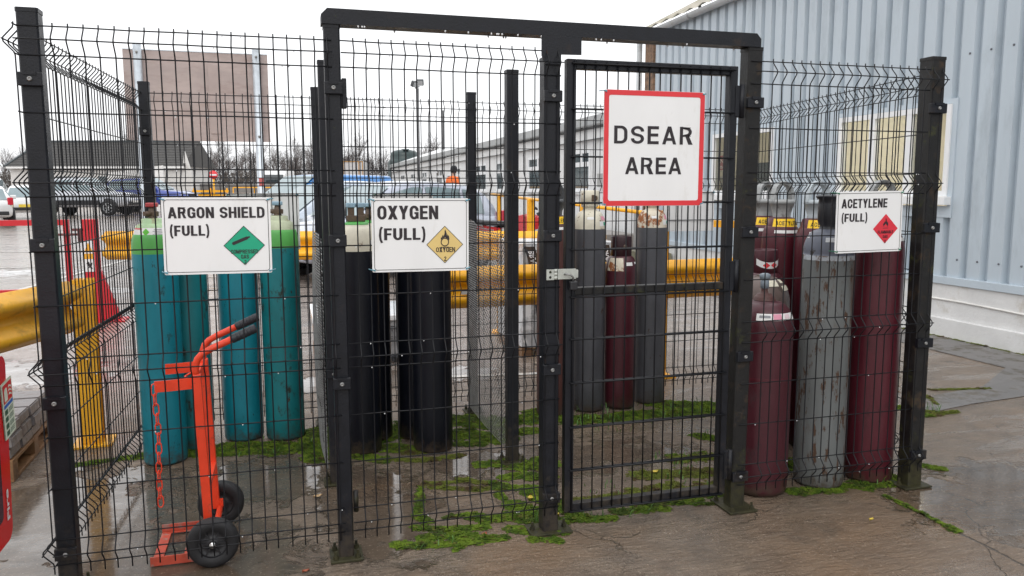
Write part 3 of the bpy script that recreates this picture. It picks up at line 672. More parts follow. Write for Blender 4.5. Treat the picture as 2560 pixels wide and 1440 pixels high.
def bold_text(name, s, box, place, mat, parent, weight=1.0, gap=.085, stem=.20):
    """place(u, v, d): d lifts overlapping strokes a hair apart"""
    mb = MB(); x = 0; items = []
    for chx in s: w, st = GLYPHS[stem][chx]; items.append((x, st)); x += w + gap
    W = x - gap; u0, v0, u1, v1 = box; par_ = '(' in s; lo, hi = (-.22, 1.12) if par_ else (0, 1)
    k = 0
    for ox, st in items:
        for q in st:
            k += 1; d = (k % 4) * .00015
            F = lambda p: place(u0 + (p[0] + ox) / W * (u1 - u0), v0 + (p[1] - lo) / (hi - lo) * (v1 - v0), d)
            if q[0] == 'P': mb.add([F(p) for p in q[1]], [tuple(range(len(q[1])))]); continue
            pts = [Vector(p) for p in q[1]]; n = len(pts); cl = q[0] == 'C'; L, Rr = [], []
            for i in range(n):
                a = pts[i - 1] if (i > 0 or cl) else None; c_ = pts[(i + 1) % n] if (i < n - 1 or cl) else None; p = pts[i]
                d1 = (p - a).normalized() if a is not None and (p - a).length > 1e-6 else None; d2 = (c_ - p).normalized() if c_ is not None and (c_ - p).length > 1e-6 else None
                if d1 is None: d1 = d2
                if d2 is None: d2 = d1
                m = (d1 + d2).normalized(); nn = Vector((-m.y, m.x)); sc = 1 / max(.35, nn.dot(Vector((-d1.y, d1.x))))
                # stems are a little heavier than bars
                tw = (stem * abs(nn.x) + min(.17, stem) * abs(nn.y)) / (abs(nn.x) + abs(nn.y)) / 2 * sc * weight
                if s[0] == '(' and q[1][0][1] > 1.1: tw *= .75
                L.append(p + nn * tw); Rr.append(p - nn * tw)
            vs = [F(p) for p in L] + [F(p) for p in Rr]
            mb.add(vs, [(i, (i + 1) % n, n + (i + 1) % n, n + i) for i in range(n if cl else n - 1)])
    return mb.build(name, mat, parent, fix=False)
def sign(label, x0, x1, z0, z1, tilt=0., yy=-.046, tie=TIE, edge=.012):
    """board fixed to the fence front; returns root and local->world mappers"""
    cx, cz = (x0 + x1) / 2, (z0 + z1) / 2
    t = thing('sign', label, 'sign', (cx, yy, cz), group='white signs on the cage front')
    W, H = x1 - x0, z1 - z0; ct, s_ = math.cos(tilt), math.sin(tilt)
    def P(u, v, d=0.):      # u, v in 0..1 from the top left
        a, c = (u - .5) * W, (.5 - v) * H
        return Vector((cx + a * ct - c * s_, yy - d, cz + a * s_ + c * ct))
    def Q(a, c, d=0.):      # metres from centre
        return Vector((cx + a * ct - c * s_, yy - d, cz + a * s_ + c * ct))
    mb = MB(); mb.prism(rrect(-W / 2, -H / 2, W / 2, H / 2, .006, 3), 0, -.004, lambda u, v, d: Q(u, v, d)); mb.build('board', WHITE, t)
    for a, c in ((-1, 1), (1, 1), (-1, -1), (1, -1)):
        k = MB(); x, z = a * (W / 2 - .009), c * (H / 2 - .008)
        k.tube([Q(x, z, -.006), Q(x, z, .0025), Q(x + a * .008, z + .002, .003), Q(x + a * .016, z + .003, -.004), Q(x + a * .02, z + .003, -.03)], .0022, 6)
        k.box(Q(x - .003, z - .003, .006), Q(x + .003, z + .003, .0), 0)
        k.build('cable_tie', tie, t)
    return t, P, Q, W, H
def border(t, Q, W, H, inset, th, r, mat, name='border_line'):
    mb = MB(); a = rrect(-W / 2 + inset, -H / 2 + inset, W / 2 - inset, H / 2 - inset, r)
    c = rrect(-W / 2 + inset + th, -H / 2 + inset + th, W / 2 - inset - th, H / 2 - inset - th, max(.001, r - th))
    ring_faces(mb, a, c, lambda u, v: Q(u, v, .0008)); return mb.build(name, mat, t, fix=False)
def diamond(t, Q, cx, cy, h, mat, name='hazard_diamond', edge=True):
    d = MB(); d.sheet([(cx, cy - h), (cx + h, cy), (cx, cy + h), (cx - h, cy)], lambda u, v: Q(u, v, .0008)); dm_ = d.build(name, mat, t, fix=False)
    if edge:
        e = MB(); o = [(cx, cy - h), (cx + h, cy), (cx, cy + h), (cx - h, cy)]; k = 1 - .0022 / h * 1.4; i_ = [(cx + (u - cx) * k, cy + (v - cy) * k) for u, v in o]
        ring_faces(e, o, i_, lambda u, v: Q(u, v, .0014)); e.build('diamond_edge', INK, dm_, fix=False)
    return dm_
def txt(t, P, s, u0, v0, u1, v1, mat=INK, bold=.03, d=.0010, name='lettering', stem=.20):
    return bold_text(name, s, (u0, v1, u1, v0), lambda u, v, k: P(u, v, d + k), mat, t, gap=.085 if len(s) > 1 else 0, stem=stem)
FLAME = [(-.30, -.5), (-.42, -.30), (-.50, -.05), (-.44, .16), (-.38, .02), (-.33, .26), (-.22, .42), (-.20, .18), (-.10, .40), (-.04, .62), (-.05, .80), (.02, 1.0), (.13, .72), (.20, .48), (.19, .30), (.29, .46), (.33, .22), (.42, .34), (.47, .10), (.50, -.10), (.40, -.34), (.28, -.5), (.33, -.28), (.24, -.10), (.20, -.26), (.10, -.02), (.0, .12), (-.09, -.02), (-.18, -.22), (-.25, -.06), (-.33, -.26)]
def flame(dm_, Q, cx, cy, s, d=.0016):
    mb = MB(); mb.sheet([(cx + u * s, cy + v * s) for u, v in FLAME], lambda u, v: Q(u, v, d)); return mb.build('flame_symbol', INK, dm_, fix=False)

# --- argon shield
t, P, Q, W, H = sign('white sign reading ARGON SHIELD (FULL) with a green compressed gas diamond', .329, .716, 1.231, 1.521, -.004)
border(t, Q, W, H, .008, .0022, .012, INK)
txt(t, P, 'ARGON SHIELD', .055, .125, .945, .268); txt(t, P, '(FULL)', .065, .345, .425, .525)
dm_ = diamond(t, Q, .094, -.038, .0755, GREENP)
mb = MB(); ca, sa = math.cos(.40), math.sin(.40)
bt = [(-.036, -.006), (.020, -.006), (.026, -.003), (.032, -.003), (.032, .003), (.026, .003), (.020, .006), (-.036, .006), (-.039, 0)]
mb.sheet([(.086 + u * ca - v * sa, -.017 + u * sa + v * ca) for u, v in bt], lambda u, v: Q(u, v, .0016)); mb.build('cylinder_symbol', INK, dm_, fix=False)
txt(dm_, P, 'COMPRESSED', .615, .685, .870, .738, d=.0016, stem=.165); txt(dm_, P, 'GAS', .708, .752, .782, .806, d=.0016, stem=.165); txt(dm_, P, '2', .737, .825, .758, .872, d=.0016, stem=.165)
# --- oxygen
t, P, Q, W, H = sign('white sign reading OXYGEN (FULL) with a sand yellow oxidiser diamond', 1.101, 1.497, 1.217, 1.514, -.006)
border(t, Q, W, H, .008, .0022, .012, INK)
txt(t, P, 'OXYGEN', .058, .100, .680, .285); txt(t, P, '(FULL)', .068, .385, .548, .600)
cx, cy = .098, -.040
dm_ = diamond(t, Q, cx, cy, .0765, AMBER)
mb = MB(); n = 28
ring_faces(mb, [(cx + .0175 * math.cos(6.2832 * k / n), cy + .010 + .0175 * math.sin(6.2832 * k / n)) for k in range(n)], [(cx + .0135 * math.cos(6.2832 * k / n), cy + .010 + .0135 * math.sin(6.2832 * k / n)) for k in range(n)], lambda u, v: Q(u, v, .0018))
mb.sheet([(cx - .018, cy - .012), (cx + .018, cy - .012), (cx + .018, cy - .0095), (cx - .018, cy - .0095)], lambda u, v: Q(u, v, .0018)); mb.build('oxidiser_circle', INK, dm_, fix=False)
flame(dm_, Q, cx + .001, cy + .026, .036)
mb = MB(); mb.sheet([(cx + .0178 * math.cos(6.2832 * k / n), cy + .010 + .0178 * math.sin(6.2832 * k / n)) for k in range(n)], lambda u, v: Q(u, v, .0017)); mb.build('circle_fill', AMBER, dm_, fix=False)
txt(dm_, P, 'OXYGEN', .655, .672, .855, .738, d=.0016, stem=.165); txt(dm_, P, '2', .738, .80, .762, .862, d=.0016, stem=.165)
# --- acetylene
t, P, Q, W, H = sign('white sign reading ACETYLENE (FULL) with a red flammable gas diamond', 3.285, 3.664, 1.244, 1.537, .012, tie=TIEG)
border(t, Q, W, H, .008, .0022, .012, INK)
txt(t, P, 'ACETYLENE', .072, .120, .760, .268, bold=.052); txt(t, P, '(FULL)', .078, .340, .465, .520, bold=.052)
cx, cy = .094, -.035
dm_ = diamond(t, Q, cx, cy, .072, REDD, edge=False)
flame(dm_, Q, cx, cy + .0225, .030); mb = MB(); mb.sheet([(cx - .016, cy + .002), (cx + .016, cy + .002), (cx + .016, cy + .0042), (cx - .016, cy + .0042)], lambda u, v: Q(u, v, .0016)); mb.build('flame_base_line', INK, dm_, fix=False)
txt(dm_, P, 'FLAMMABLE', .632, .648, .868, .698, d=.0016, stem=.165); txt(dm_, P, 'GAS', .712, .725, .785, .772, d=.0016, stem=.165); txt(dm_, P, '2', .738, .805, .760, .855, d=.0016, stem=.165)
# --- DSEAR
t, P, Q, W, H = sign('large portrait white sign with a red border reading DSEAR AREA, on the gate', 2.104, 2.588, 1.4755, 1.975, 0, yy=-.018)
mb = MB(); a = rrect(-W / 2 + .001, -H / 2 + .001, W / 2 - .001, H / 2 - .001, .018); c = rrect(-W / 2 + .023, -H / 2 + .023, W / 2 - .023, H / 2 - .023, .010)
ring_faces(mb, a, c, lambda u, v: Q(u, v, .0009)); mb.build('red_border', REDP, t, fix=False)
bold_text('lettering', 'DSEAR', (.100, .460, .884, .304), lambda u, v, k: P(u, v, .001 + k), INK, t, gap=.16, stem=.15); bold_text('lettering', 'AREA', (.212, .722, .774, .575), lambda u, v, k: P(u, v, .001 + k), INK, t, gap=.115, stem=.15)
# --- backs of three boards wired to the rear fence
for lab, x0, x1, z0, z1 in (('blank white back of a sign on the rear fence, behind the argon sign', .42, .86, 1.17, 1.53), ('blank white back of a sign on the rear fence, behind the oxygen sign', 1.325, 1.725, 1.235, 1.525), ('blank white back of a sign on the rear fence, right of the grey cylinders', 3.42, 3.835, 1.243, 1.535)):
    t = thing('signboard', lab, 'sign', ((x0 + x1) / 2, 2.016, z0), group='sign backs on the rear fence')
    mb = MB(); mb.box((x0, 2.012, z0), (x1, 2.016, z1), 0, .001); mb.build('board', WHITE, t)
    for k, x in enumerate((x0 + .012, x1 - .012)):
        mb = MB(); mb.tube([(x, 1.992, z1 - .012), (x, 2.010, z1 - .010), (x + .012, 2.011, z1 - .004)], .003, 6); mb.build('cable_tie', TIE if k else TIEG, t)

# ================================================================== GAS CYLINDERS
def paint(n, c, r=.42, dirt=(.035, .028, .022), lo=.62, hi=.68, ds=14, st=.5, **k): return M(n, c, r, var=.14, vs_=9, dirt=dirt, dlo=lo, dhi=hi, dscale=ds, streak=st, bump=.08, bscale=90, mud=.15, **k)
TEAL = paint('teal cylinder paint', (.007, .195, .255), dirt=(.012, .045, .05), lo=.60, hi=.68, dirt2=(.022, .03, .028), d2lo=.655, d2hi=.685, d2scale=26)
TEAL_D = paint('grubby teal cylinder paint', (.007, .165, .185), dirt=(.022, .030, .022), lo=.555, hi=.655, dirt2=(.05, .032, .02), d2lo=.63, d2hi=.67, d2scale=22)
GREENC = paint('green shoulder paint', (.078, .34, .070), dirt=(.03, .07, .03), lo=.64, hi=.7)
PALEG = paint('pale green collar paint', (.36, .52, .30), dirt=(.30, .25, .15), lo=.5, hi=.65, ds=20)
CREAMW = paint('off-white shoulder paint', (.62, .58, .47), dirt=(.16, .08, .04), lo=.60, hi=.66, ds=22, st=1)
RUSTW = paint('rusting white shoulder paint', (.62, .56, .45), dirt=(.28, .10, .035), lo=.50, hi=.56, ds=13, st=1)
BLK = paint('black cylinder paint', (.0055, .0065, .011), .36, spec=.3, dirt=(.022, .023, .026), lo=.62, hi=.75)
GREY = paint('dark grey cylinder paint', (.072, .074, .084), .45, dirt=(.05, .028, .018), lo=.63, hi=.67, ds=22, st=.8)
RUSTG = paint('rust-flecked grey cylinder paint', (.135, .145, .145), .5, dirt=(.075, .040, .024), lo=.54, hi=.59, ds=24, st=.28, dirt2=(.095, .062, .040), d2lo=.54, d2hi=.66, d2scale=3.2)
MAROON = paint('maroon cylinder paint', (.080, .010, .018), .36, dirt=(.04, .01, .012), lo=.55, hi=.72)
MAROON_D = paint('dark maroon cylinder paint', (.062, .011, .018), .38, dirt=(.03, .012, .015), lo=.58, hi=.72)
BROWNM = paint('dull brown maroon paint', (.075, .028, .024), .5, dirt=(.05, .03, .025), lo=.55, hi=.68)
TAUPE = paint('taupe cylinder paint', (.13, .095, .085), .42, dirt=(.08, .055, .045), lo=.55, hi=.66)
BLUEG = paint('blue grey shoulder paint', (.105, .115, .150), .42, lo=.64)
GUARD = paint('grey plastic guard', (.36, .37, .37), .45, dirt=(.16, .15, .14), lo=.55, hi=.68)
GUARDL = paint('pale grey plastic guard', (.47, .52, .55), .42, dirt=(.3, .3, .3), lo=.6, hi=.7)
GUARDD = paint('sooty plastic guard', (.085, .09, .095), .45)
BRASS = paint('dull brown brass valve', (.095, .062, .040), .5, dirt=(.20, .12, .06), lo=.58, hi=.7, ds=40, st=1)
REDCAP = paint('faded red valve cap', (.42, .055, .06), .5); BLUECAP = paint('faded blue valve cap', (.25, .38, .47), .5)
LABELW = M('white paper label', (.74, .74, .73), .5, var=.05, vs_=30); LABELY = M('yellow retroreflective label', (.98, .62, .015), .3, var=.08, vs_=12)
PINK = M('pink label', (.72, .30, .40), .5); GREENL = M('green label diamond', (.10, .45, .03), .5); YELL = M('yellow label diamond', (.75, .55, .03), .5)
GREYTX = M('grey label print', (.25, .26, .28), .6)
def cyl_root(label, x, y, group='gas cylinders standing in the cage'):
    t = bpy.data.objects.new('gas_cylinder', None); COL.objects.link(t); t.location = (x, y, 0); t.empty_display_size = .1
    return tag(t, label, 'gas cylinder', group)
def shoulder_r(R, zs, zn, rn, z):
    if z <= zs: return R
    k = min(1, (z - zs) / (zn - zs)); return rn + (R - rn) * math.sqrt(max(0, 1 - k ** 2.1))
def label_patch(parent, name, mat, R, zs, zn, rn, a0, a1, z0, z1, n=10, m=4, off=.0012, curve=0., rf=None):
    """printed patch that follows the cylinder's body or shoulder; angles in degrees from the -Y side, + to the right"""
    mb = MB(); vs = []
    for j in range(m + 1):
        for i in range(n + 1):
            u = i / n; a = R_(a0 + (a1 - a0) * u); z = z0 + (z1 - z0) * j / m + curve * (2 * u - 1) ** 2
            r = (rf(z) if rf else shoulder_r(R, zs, zn, rn, z)) + off
            vs.append((r * math.sin(a), -r * math.cos(a), z + off * .6))
    fs = [(j * (n + 1) + i, j * (n + 1) + i + 1, (j + 1) * (n + 1) + i + 1, (j + 1) * (n + 1) + i) for j in range(m) for i in range(n)]
    return mb.add(vs, fs, 0, True).build(name, mat, parent, fix=False)
def curved_text(parent, s, R, zs, zn, rn, a0, a1, z0, z1, mat=INK, off=.0028, bold=.02, rf=None):
    def pl(u, v):
        a = R_(u); r = (rf(v) if rf else shoulder_r(R, zs, zn, rn, v)) + off; return (r * math.sin(a), -r * math.cos(a), v + off * .6)
    return text_obj('label_lettering', s, (a0, z0, a1, z1), pl, mat, parent, bold)
def body(t, R, zsplit, zs, zn, rn, mb_, ms_, foot=.012, ring=None):
    N = 40
    zb = min(zsplit, zs)
    pr = [(0, .004), (R - foot * 1.2, .003), (R - foot * .4, .006), (R, foot * 1.6)] + [(R, foot * 1.6 + (zb - foot * 1.6) * k / 6) for k in range(1, 7)]
    hi = []
    for k in range(1, 15):
        z = zs + (zn - zs) * (k / 14)
        hi.append((shoulder_r(R, zs, zn, rn, z), z))
    if zsplit > zs: pr += [(r, z) for r, z in hi if z <= zsplit]; up = [pr[-1]] + [(r, z) for r, z in hi if z > zsplit]
    else: up = [(R, zb), (R, zs)] + hi
    o = MB().lathe(pr, (0, 0, 0), N).build('cylinder_body', mb_, t)
    u = MB().lathe(up + [(rn, zn + .004), (0, zn + .004)], (0, 0, 0), N).build('shoulder', ms_, t)
    return o, u
def bands(parent, pieces, mat, name='collar', n=32):
    return MB().lathe(pieces, (0, 0, 0), n).build(name, mat, parent)
def valve(t, z, cap=REDCAP, side=-40, wide=.030, h=.085, square=True):
    mb = MB(); mb.lathe([(0, z), (.024, z), (.026, z + .004), (.019, z + .012), (.019, z + .05), (.016, z + .055), (.016, z + h), (0, z + h)], (0, 0, 0), 16)
    a = R_(side); d = Vector((math.sin(a), -math.cos(a), 0))
    mb.box((-wide, -.020, z + .012), (wide, .020, z + .042), 0, .005, Matrix.Rotation(R_(side) * .3, 4, 'Z'))
    mb.tube([Vector((0, 0, z + .028)), Vector((0, 0, z + .028)) + d * .055], .013, 10)
    v = mb.build('valve', BRASS, t)
    c = MB()
    if square: c.box((-.031, -.026, z + h - .004), (.031, .026, z + h + .020), 0, .006)
    else: c.lathe([(0, z + h - .01), (.024, z + h - .01), (.026, z + h), (.024, z + h + .016), (0, z + h + .018)], (0, 0, 0), 14)
    c.build('valve_cap', cap, v); return v
def guard(t, z, mat, rz=0., s=1.0):
    """plastic valve guard: a round cup that flares upward, topped by two arms and a grip arch"""
    m4 = Matrix.Rotation(rz, 4, 'Z'); mb = MB(); k = s
    mb.lathe([(.052 * k, z), (.054 * k, z + .028), (.054 * k, z + .03), (.072 * k, z + .098), (.076 * k, z + .10), (.074 * k, z + .128), (.062 * k, z + .130), (.060 * k, z + .10), (.044 * k, z + .01)], (0, 0, 0), 28)
    arch = []
    for i in range(15):
        a = math.pi * i / 14; arch.append((-.056 * k * math.cos(a) * (1.0 if abs(math.cos(a)) < .99 else 1.05), z + .175 + .075 * math.sin(a) ** .8))
    pts = [(-.066 * k, z + .12)] + arch + [(.066 * k, z + .12)]
    for (xa, za), (xb, zb) in zip(pts, pts[1:]):
        p, q = m4 @ Vector((xa, 0, za)), m4 @ Vector((xb, 0, zb)); dd = (q - p).normalized()
        up = m4 @ Vector((0, 1, 0)); mb.bar(p - dd * .006, q + dd * .006, .020, .044, up)
    mb.box((-.014, -.02, z + .246), (.014, .02, z + .262), 0, .004, m4)
    mb.v = [(v[0], v[1], z + (v[2] - z) * .83) for v in mb.v]
    return mb.build('valve_guard', mat, t)
ZS, ZN = 1.205, 1.372
# ---- argon: four teal cylinders
OLIVE = paint('pale olive collar paint', (.40, .44, .30), dirt=(.25, .24, .15), lo=.55, hi=.68, ds=20)
def argon(label, x, y, R=.118, cap=REDCAP, paintm=TEAL, rz=0., lab=True, side=-40, sq=True):
    t = cyl_root(label, x, y); b, s = body(t, R, 1.205, 1.20, 1.312, .098, paintm, GREENC)
    cone = lambda z: .1035 - (z - 1.298) * .26
    bands(t, [(.1035, 1.296), (cone(1.298), 1.298), (cone(1.352), 1.352), (.066, 1.366), (.062, 1.368), (.060, 1.390), (.046, 1.394), (0, 1.394)], PALEG if lab else OLIVE)
    valve(t, 1.392, cap, side, h=.068, square=sq)
    if lab:
        l = label_patch(s, 'label', LABELW, R, 0, 0, 0, -78, 80, 1.300, 1.343, 20, rf=cone)
        label_patch(l, 'label_heading', M('red label print', (.6, .12, .13), .5), R, 0, 0, 0, -66, -28, 1.334, 1.342, 6, 2, off=.0022, rf=cone)
        mb = MB(); pts = []
        for (da, dz) in ((0, -.020), (11, 0), (0, .020), (-11, 0)):
            a = R_(-14 + da); z = 1.3215 + dz; r = cone(z) + .003; pts.append((r * math.sin(a), -r * math.cos(a), z))
        mb.add(pts, [(0, 1, 2, 3)]); mb.build('label_diamond', GREENL, l, fix=False)
        for k in range(4): label_patch(l, 'label_print', GREYTX, R, 0, 0, 0, 6 + 4 * (k % 2), 34 + 4 * (k % 3), 1.305 + .009 * k, 1.308 + .009 * k, 6, 1, off=.0022, rf=cone)
    t.rotation_euler = (0, 0, rz); return t
argon('teal cylinder with green shoulder and red valve cap, nearest the left fence', .062, 1.555, rz=-.0)
argon('grubby teal cylinder tucked behind the red capped one', .190, 1.80, paintm=TEAL_D, cap=BLUECAP, rz=.8)
argon('teal cylinder behind the trolley handles, shoulder hidden by the argon sign', .477, 1.885, paintm=TEAL, cap=BLUECAP, rz=2.0)
argon('scuffed teal cylinder with a faded blue valve cap, just right of the argon sign', .728, 1.829, paintm=TEAL_D, cap=BLUECAP, rz=0., lab=False, side=-95)
# ---- oxygen: four black cylinders with white shoulders
def oxygen(label, x, y, rz=0., dbl=False, R=.118):
    t = cyl_root(label, x, y); b, s = body(t, R, 1.20, 1.205, 1.345, .075, BLK, CREAMW)
    bands(t, [(R * .96, 1.268), (R * .955, 1.270), (.100, 1.318), (.098, 1.322), (.072, 1.324), (.066, 1.350), (.06, 1.352), (0, 1.352)], CREAMW, 'shoulder_collar')
    bands(t, [(.072, 1.350), (.070, 1.358), (.05, 1.366), (0, 1.366)], GREENC, 'neck_ring')
    if dbl:
        mb = MB(); mb.box((-.052, -.022, 1.366), (.052, .022, 1.402), 0, .004)
        for x_ in (-.027, .027): mb.box((x_ - .018, -.018, 1.40), (x_ + .018, .018, 1.452), 0, .003)
        v = mb.build('valve', BRASS, t)
        for x_ in (-.028, .028): MB().box((x_ - .027, -.026, 1.448), (x_ + .026, .026, 1.474), 0, .004).build('valve_cap', BLUECAP, v)
    else: valve(t, 1.364, BLUECAP, 20)
    l = label_patch(s, 'label', LABELW, R, 1.205, 1.345, .075, 36, 62, 1.232, 1.262, 6, 3)
    t.rotation_euler = (0, 0, rz); return t
oxygen('black cylinder with white shoulder and two blue valve caps, beside the left gate post', 1.165, 1.42, dbl=True)
oxygen('black cylinder close behind the one with two blue valve caps', 1.262, 1.655, rz=.6)
oxygen('black cylinder standing in front of the right half of the oxygen bay', 1.583, 1.338, rz=.3)
oxygen('black cylinder mostly hidden behind the right hand oxygen cylinder', 1.535, 1.61, rz=-.4)
# ---- empties bay behind the gate
def acetylene(label, x, y, mat, gmat, rz=0., ylab=True, R=.115, text='ACETYLENE', gs=1.0):
    t = cyl_root(label, x, y); b, s = body(t, R, 1.15, 1.205, 1.330, .080, mat, mat)
    cone = lambda z: .0915 - (z - 1.316) * .24
    bands(t, [(.0915, 1.312), (cone(1.316), 1.316), (cone(1.372), 1.372), (.058, 1.377), (0, 1.378)], mat, 'neck_cone')
    guard(t, 1.378, gmat, rz, gs)
    if ylab:
        l = label_patch(s, 'yellow_label', LABELY, R, 0, 0, 0, -68, 58, 1.320, 1.368, 16, 4, off=.002, rf=cone)
        bold_text('label_lettering', text, (-56, 1.331, 46, 1.356), lambda u, v, k: ((cone(v) + .0035 + k) * math.sin(R_(u)), -(cone(v) + .0035 + k) * math.cos(R_(u)), v), INK, l, .9, .16, .15)
        label_patch(s, 'white_label', LABELW, R, 1.205, 1.330, .080, -56, 40, 1.282, 1.300, 14, 2)
    return t
acetylene('dull brown cylinder with a sooty guard, behind the middle gate post', 2.515, 1.83, BROWNM, GUARDD, rz=.3, ylab=True, R=.112, gs=1.1)
def grey_cyl(label, x, y, R, sh, cap, rz=0.):
    t = cyl_root(label, x, y); b, s = body(t, R, 1.285, 1.27, 1.405, .05, GREY, sh)
    bands(t, [(.052, 1.398), (.047, 1.408), (.046, 1.425), (.058, 1.432), (.060, 1.438), (.060, 1.455), (.063, 1.457), (.064, 1.536), (.056, 1.543), (0, 1.543)], cap, 'valve_cap')
    mb = MB(); mb.lathe([(0, 0), (.018, 0), (.018, .006), (.012, .006), (0, .002)], (0, 0, 0), 14, axis='y'); mb.v = [(v[0] - .004, v[1] * -1 - .062, v[2] + 1.49) for v in mb.v]
    mb.box((-.032, -.069, 1.470), (-.010, -.058, 1.512), 0, .003); mb.build('valve_outlet', BRASS, t)
    l = label_patch(s, 'label', LABELW, R, 1.27, 1.405, .05, 0, 60, 1.300, 1.332, 10, 3)
    label_patch(l, 'green_patch', GREENP, R, 1.27, 1.405, .05, 20, 31, 1.304, 1.326, 3, 2, off=.0024); label_patch(l, 'yellow_patch', YELL, R, 1.27, 1.405, .05, 33, 42, 1.304, 1.326, 3, 2, off=.0024)
    label_patch(s, 'pink_label', PINK, R, 1.27, 1.405, .05, 12, 52, 1.338, 1.366, 8, 3)
    label_patch(s, 'small_label', LABELW, R, 1.27, 1.405, .05, -48, -22, 1.345, 1.362, 6, 3)
    t.rotation_euler = (0, 0, rz); return t
grey_cyl('dark grey cylinder with a cream shoulder and cap, first behind the gate from the lock', 2.795, 1.88, .112, CREAMW, CREAMW, .3)
grey_cyl('dark grey cylinder with a rusting white shoulder, behind the right half of the gate', 3.30, 1.945, .110, RUSTW, RUSTW, .35)
def propane(label, x, y, R, zs, zn, rn, mat, collar=True, cm=None, foot=True, top=None):
    t = cyl_root(label, x, y); b, s = body(t, R, zs - .03, zs, zn, rn, mat, mat, foot=.02)
    if foot: bands(t, [(R * .97, .06), (R * .985, .075), (R * .985, .085), (R * .96, .10)], mat, 'foot_ring')
    if collar:
        MB().lathe([(.070, zn - .012), (.073, zn - .008), (.072, zn + .128), (.070, zn + .133), (.066, zn + .128), (.066, zn - .008)], (0, 0, 0), 36).build('collar', cm or mat, t)
        mb = MB(); mb.lathe([(0, zn), (.025, zn), (.022, zn + .03), (.014, zn + .06), (.014, zn + .08), (0, zn + .08)], (0, 0, 0), 14); mb.tube([(0, 0, zn + .05), (.0, -.05, zn + .05)], .012, 10); mb.build('valve', BRASS, t)
    return t, s
t, s = propane('short maroon propane cylinder with a dark collar, between two grey cylinders', 3.035, 1.88, .112, .965, 1.092, .06, MAROON_D, True, M('near black maroon', (.028, .008, .012), .35))
MB().lathe([(0, -.0745), (.014, -.0745), (.015, -.072), (0, -.07)], (0, 0, 1.155), 14, axis='y').build('outlet', BRASS, t)
label_patch(s, 'white_patch', RUSTW, .112, .965, 1.092, .06, -78, -14, .985, 1.075, 8, 6, off=.002); label_patch(s, 'label', LABELW, .112, .965, 1.092, .06, -6, 24, 1.022, 1.045, 6, 2, off=.002, curve=.0); label_patch(s, 'small_label', LABELW, .112, .965, 1.092, .06, 38, 52, 1.03, 1.046, 4, 2, off=.002)
# ---- acetylene bay on the right
acetylene('maroon cylinder with grey guard, half hidden behind the right gate post', 3.758, 1.25, MAROON, GUARD, .25)
acetylene('maroon cylinder with grey guard and bright ACETYLENE label in plain view', 3.713, 1.0, MAROON, GUARD, .05)
acetylene('maroon cylinder with pale guard behind the black capped grey one', 3.787, .765, MAROON, GUARDL, -.05, text='ACETYLENE')
acetylene('big maroon cylinder in the front right corner, its top behind the acetylene sign', 3.757, .205, MAROON, GUARD, -.1, True, .125)
t = cyl_root('rust-flecked grey cylinder with a black plastic cap, left of the front maroon one', 3.452, .212); b, s = body(t, .125, 1.215, 1.215, 1.345, .05, RUSTG, BLUEG)
bands(t, [(.054, 1.345), (.050, 1.352), (.048, 1.362), (.060, 1.385), (.061, 1.47), (.058, 1.494), (.072, 1.506), (.073, 1.514), (.06, 1.518), (0, 1.518)], M('black plastic cap', (.012, .013, .018), .4), 'valve_cap')
bands(s, [(.1262, 1.19), (.1262, 1.215)], M('pale wear band', (.40, .43, .47), .5, var=.2, vs_=20, dirt=(.16, .12, .10), dlo=.5, dhi=.58, dscale=18), 'paint_band')
label_patch(s, 'label', LABELW, .125, 1.215, 1.345, .05, -2, 30, 1.300, 1.318, 8, 2); label_patch(s, 'label', LABELW, .125, 1.215, 1.345, .05, 0, 34, 1.272, 1.292, 8, 2); label_patch(s, 'label', M('grey paper label', (.45, .46, .48), .5, var=.2, vs_=60), .125, 1.215, 1.345, .05, -46, -18, 1.283, 1.305, 6, 2)
t, s = propane('maroon propane cylinder with a foot ring and pink label, frontmost beside the right gate post', 3.090, .222, .146, .865, .99, .052, MAROON_D, False)
bands(t, [(.056, .992), (.050, 1.004), (.046, 1.012), (.040, 1.014), (.036, 1.024), (.020, 1.026), (.016, 1.04), (.016, 1.10), (0, 1.10)], BROWNM, 'neck'); v = MB().lathe([(.008, 1.05), (.021, 1.052), (.021, 1.09), (.016, 1.095), (.026, 1.10), (.027, 1.122), (.015, 1.127), (0, 1.127)], (0, 0, 0), 12).build('valve', paint('blue grey valve', (.20, .24, .28)), t)
l = label_patch(s, 'label', LABELW, .146, .865, .99, .052, -48, 46, .905, .938, 14, 3, off=.002); label_patch(l, 'pink_patch', PINK, .146, .865, .99, .052, -14, 4, .910, .936, 4, 2, off=.003); label_patch(l, 'label_print', GREYTX, .146, .865, .99, .052, -42, -20, .918, .930, 4, 2, off=.003); label_patch(l, 'outline_diamond', M('pale pink print', (.70, .55, .58), .5), .146, .865, .99, .052, 12, 26, .912, .934, 4, 2, off=.003)
bands(s, [(.1465, .60), (.1468, .604), (.1468, .612), (.1465, .616)], MAROON, 'weld_seam')
t, s = propane('taupe domed cylinder with paper stickers, between the two propane cylinders', 3.30, .56, .150, .925, 1.075, .03, TAUPE, False, foot=False)
for a0, a1, z0, z1 in ((-24, 12, 1.025, 1.055), (24, 44, 1.04, 1.058), (20, 54, 1.0, 1.026)): label_patch(s, 'label', M('cream paper label', (.66, .62, .50), .5, var=.15, vs_=80), .150, .925, 1.075, .03, a0, a1, z0, z1, 6, 3, off=.002)
t, s = propane('dark maroon propane cylinder with a tall collar, behind the taupe domed one', 3.50, .84, .115, .955, 1.062, .06, MAROON_D, True)
mb = MB()
l = label_patch(t, 'label', LABELW, .0735, 2, 3, .05, -74, 52, 1.085, 1.122, 14, 3, off=.001, curve=.022)
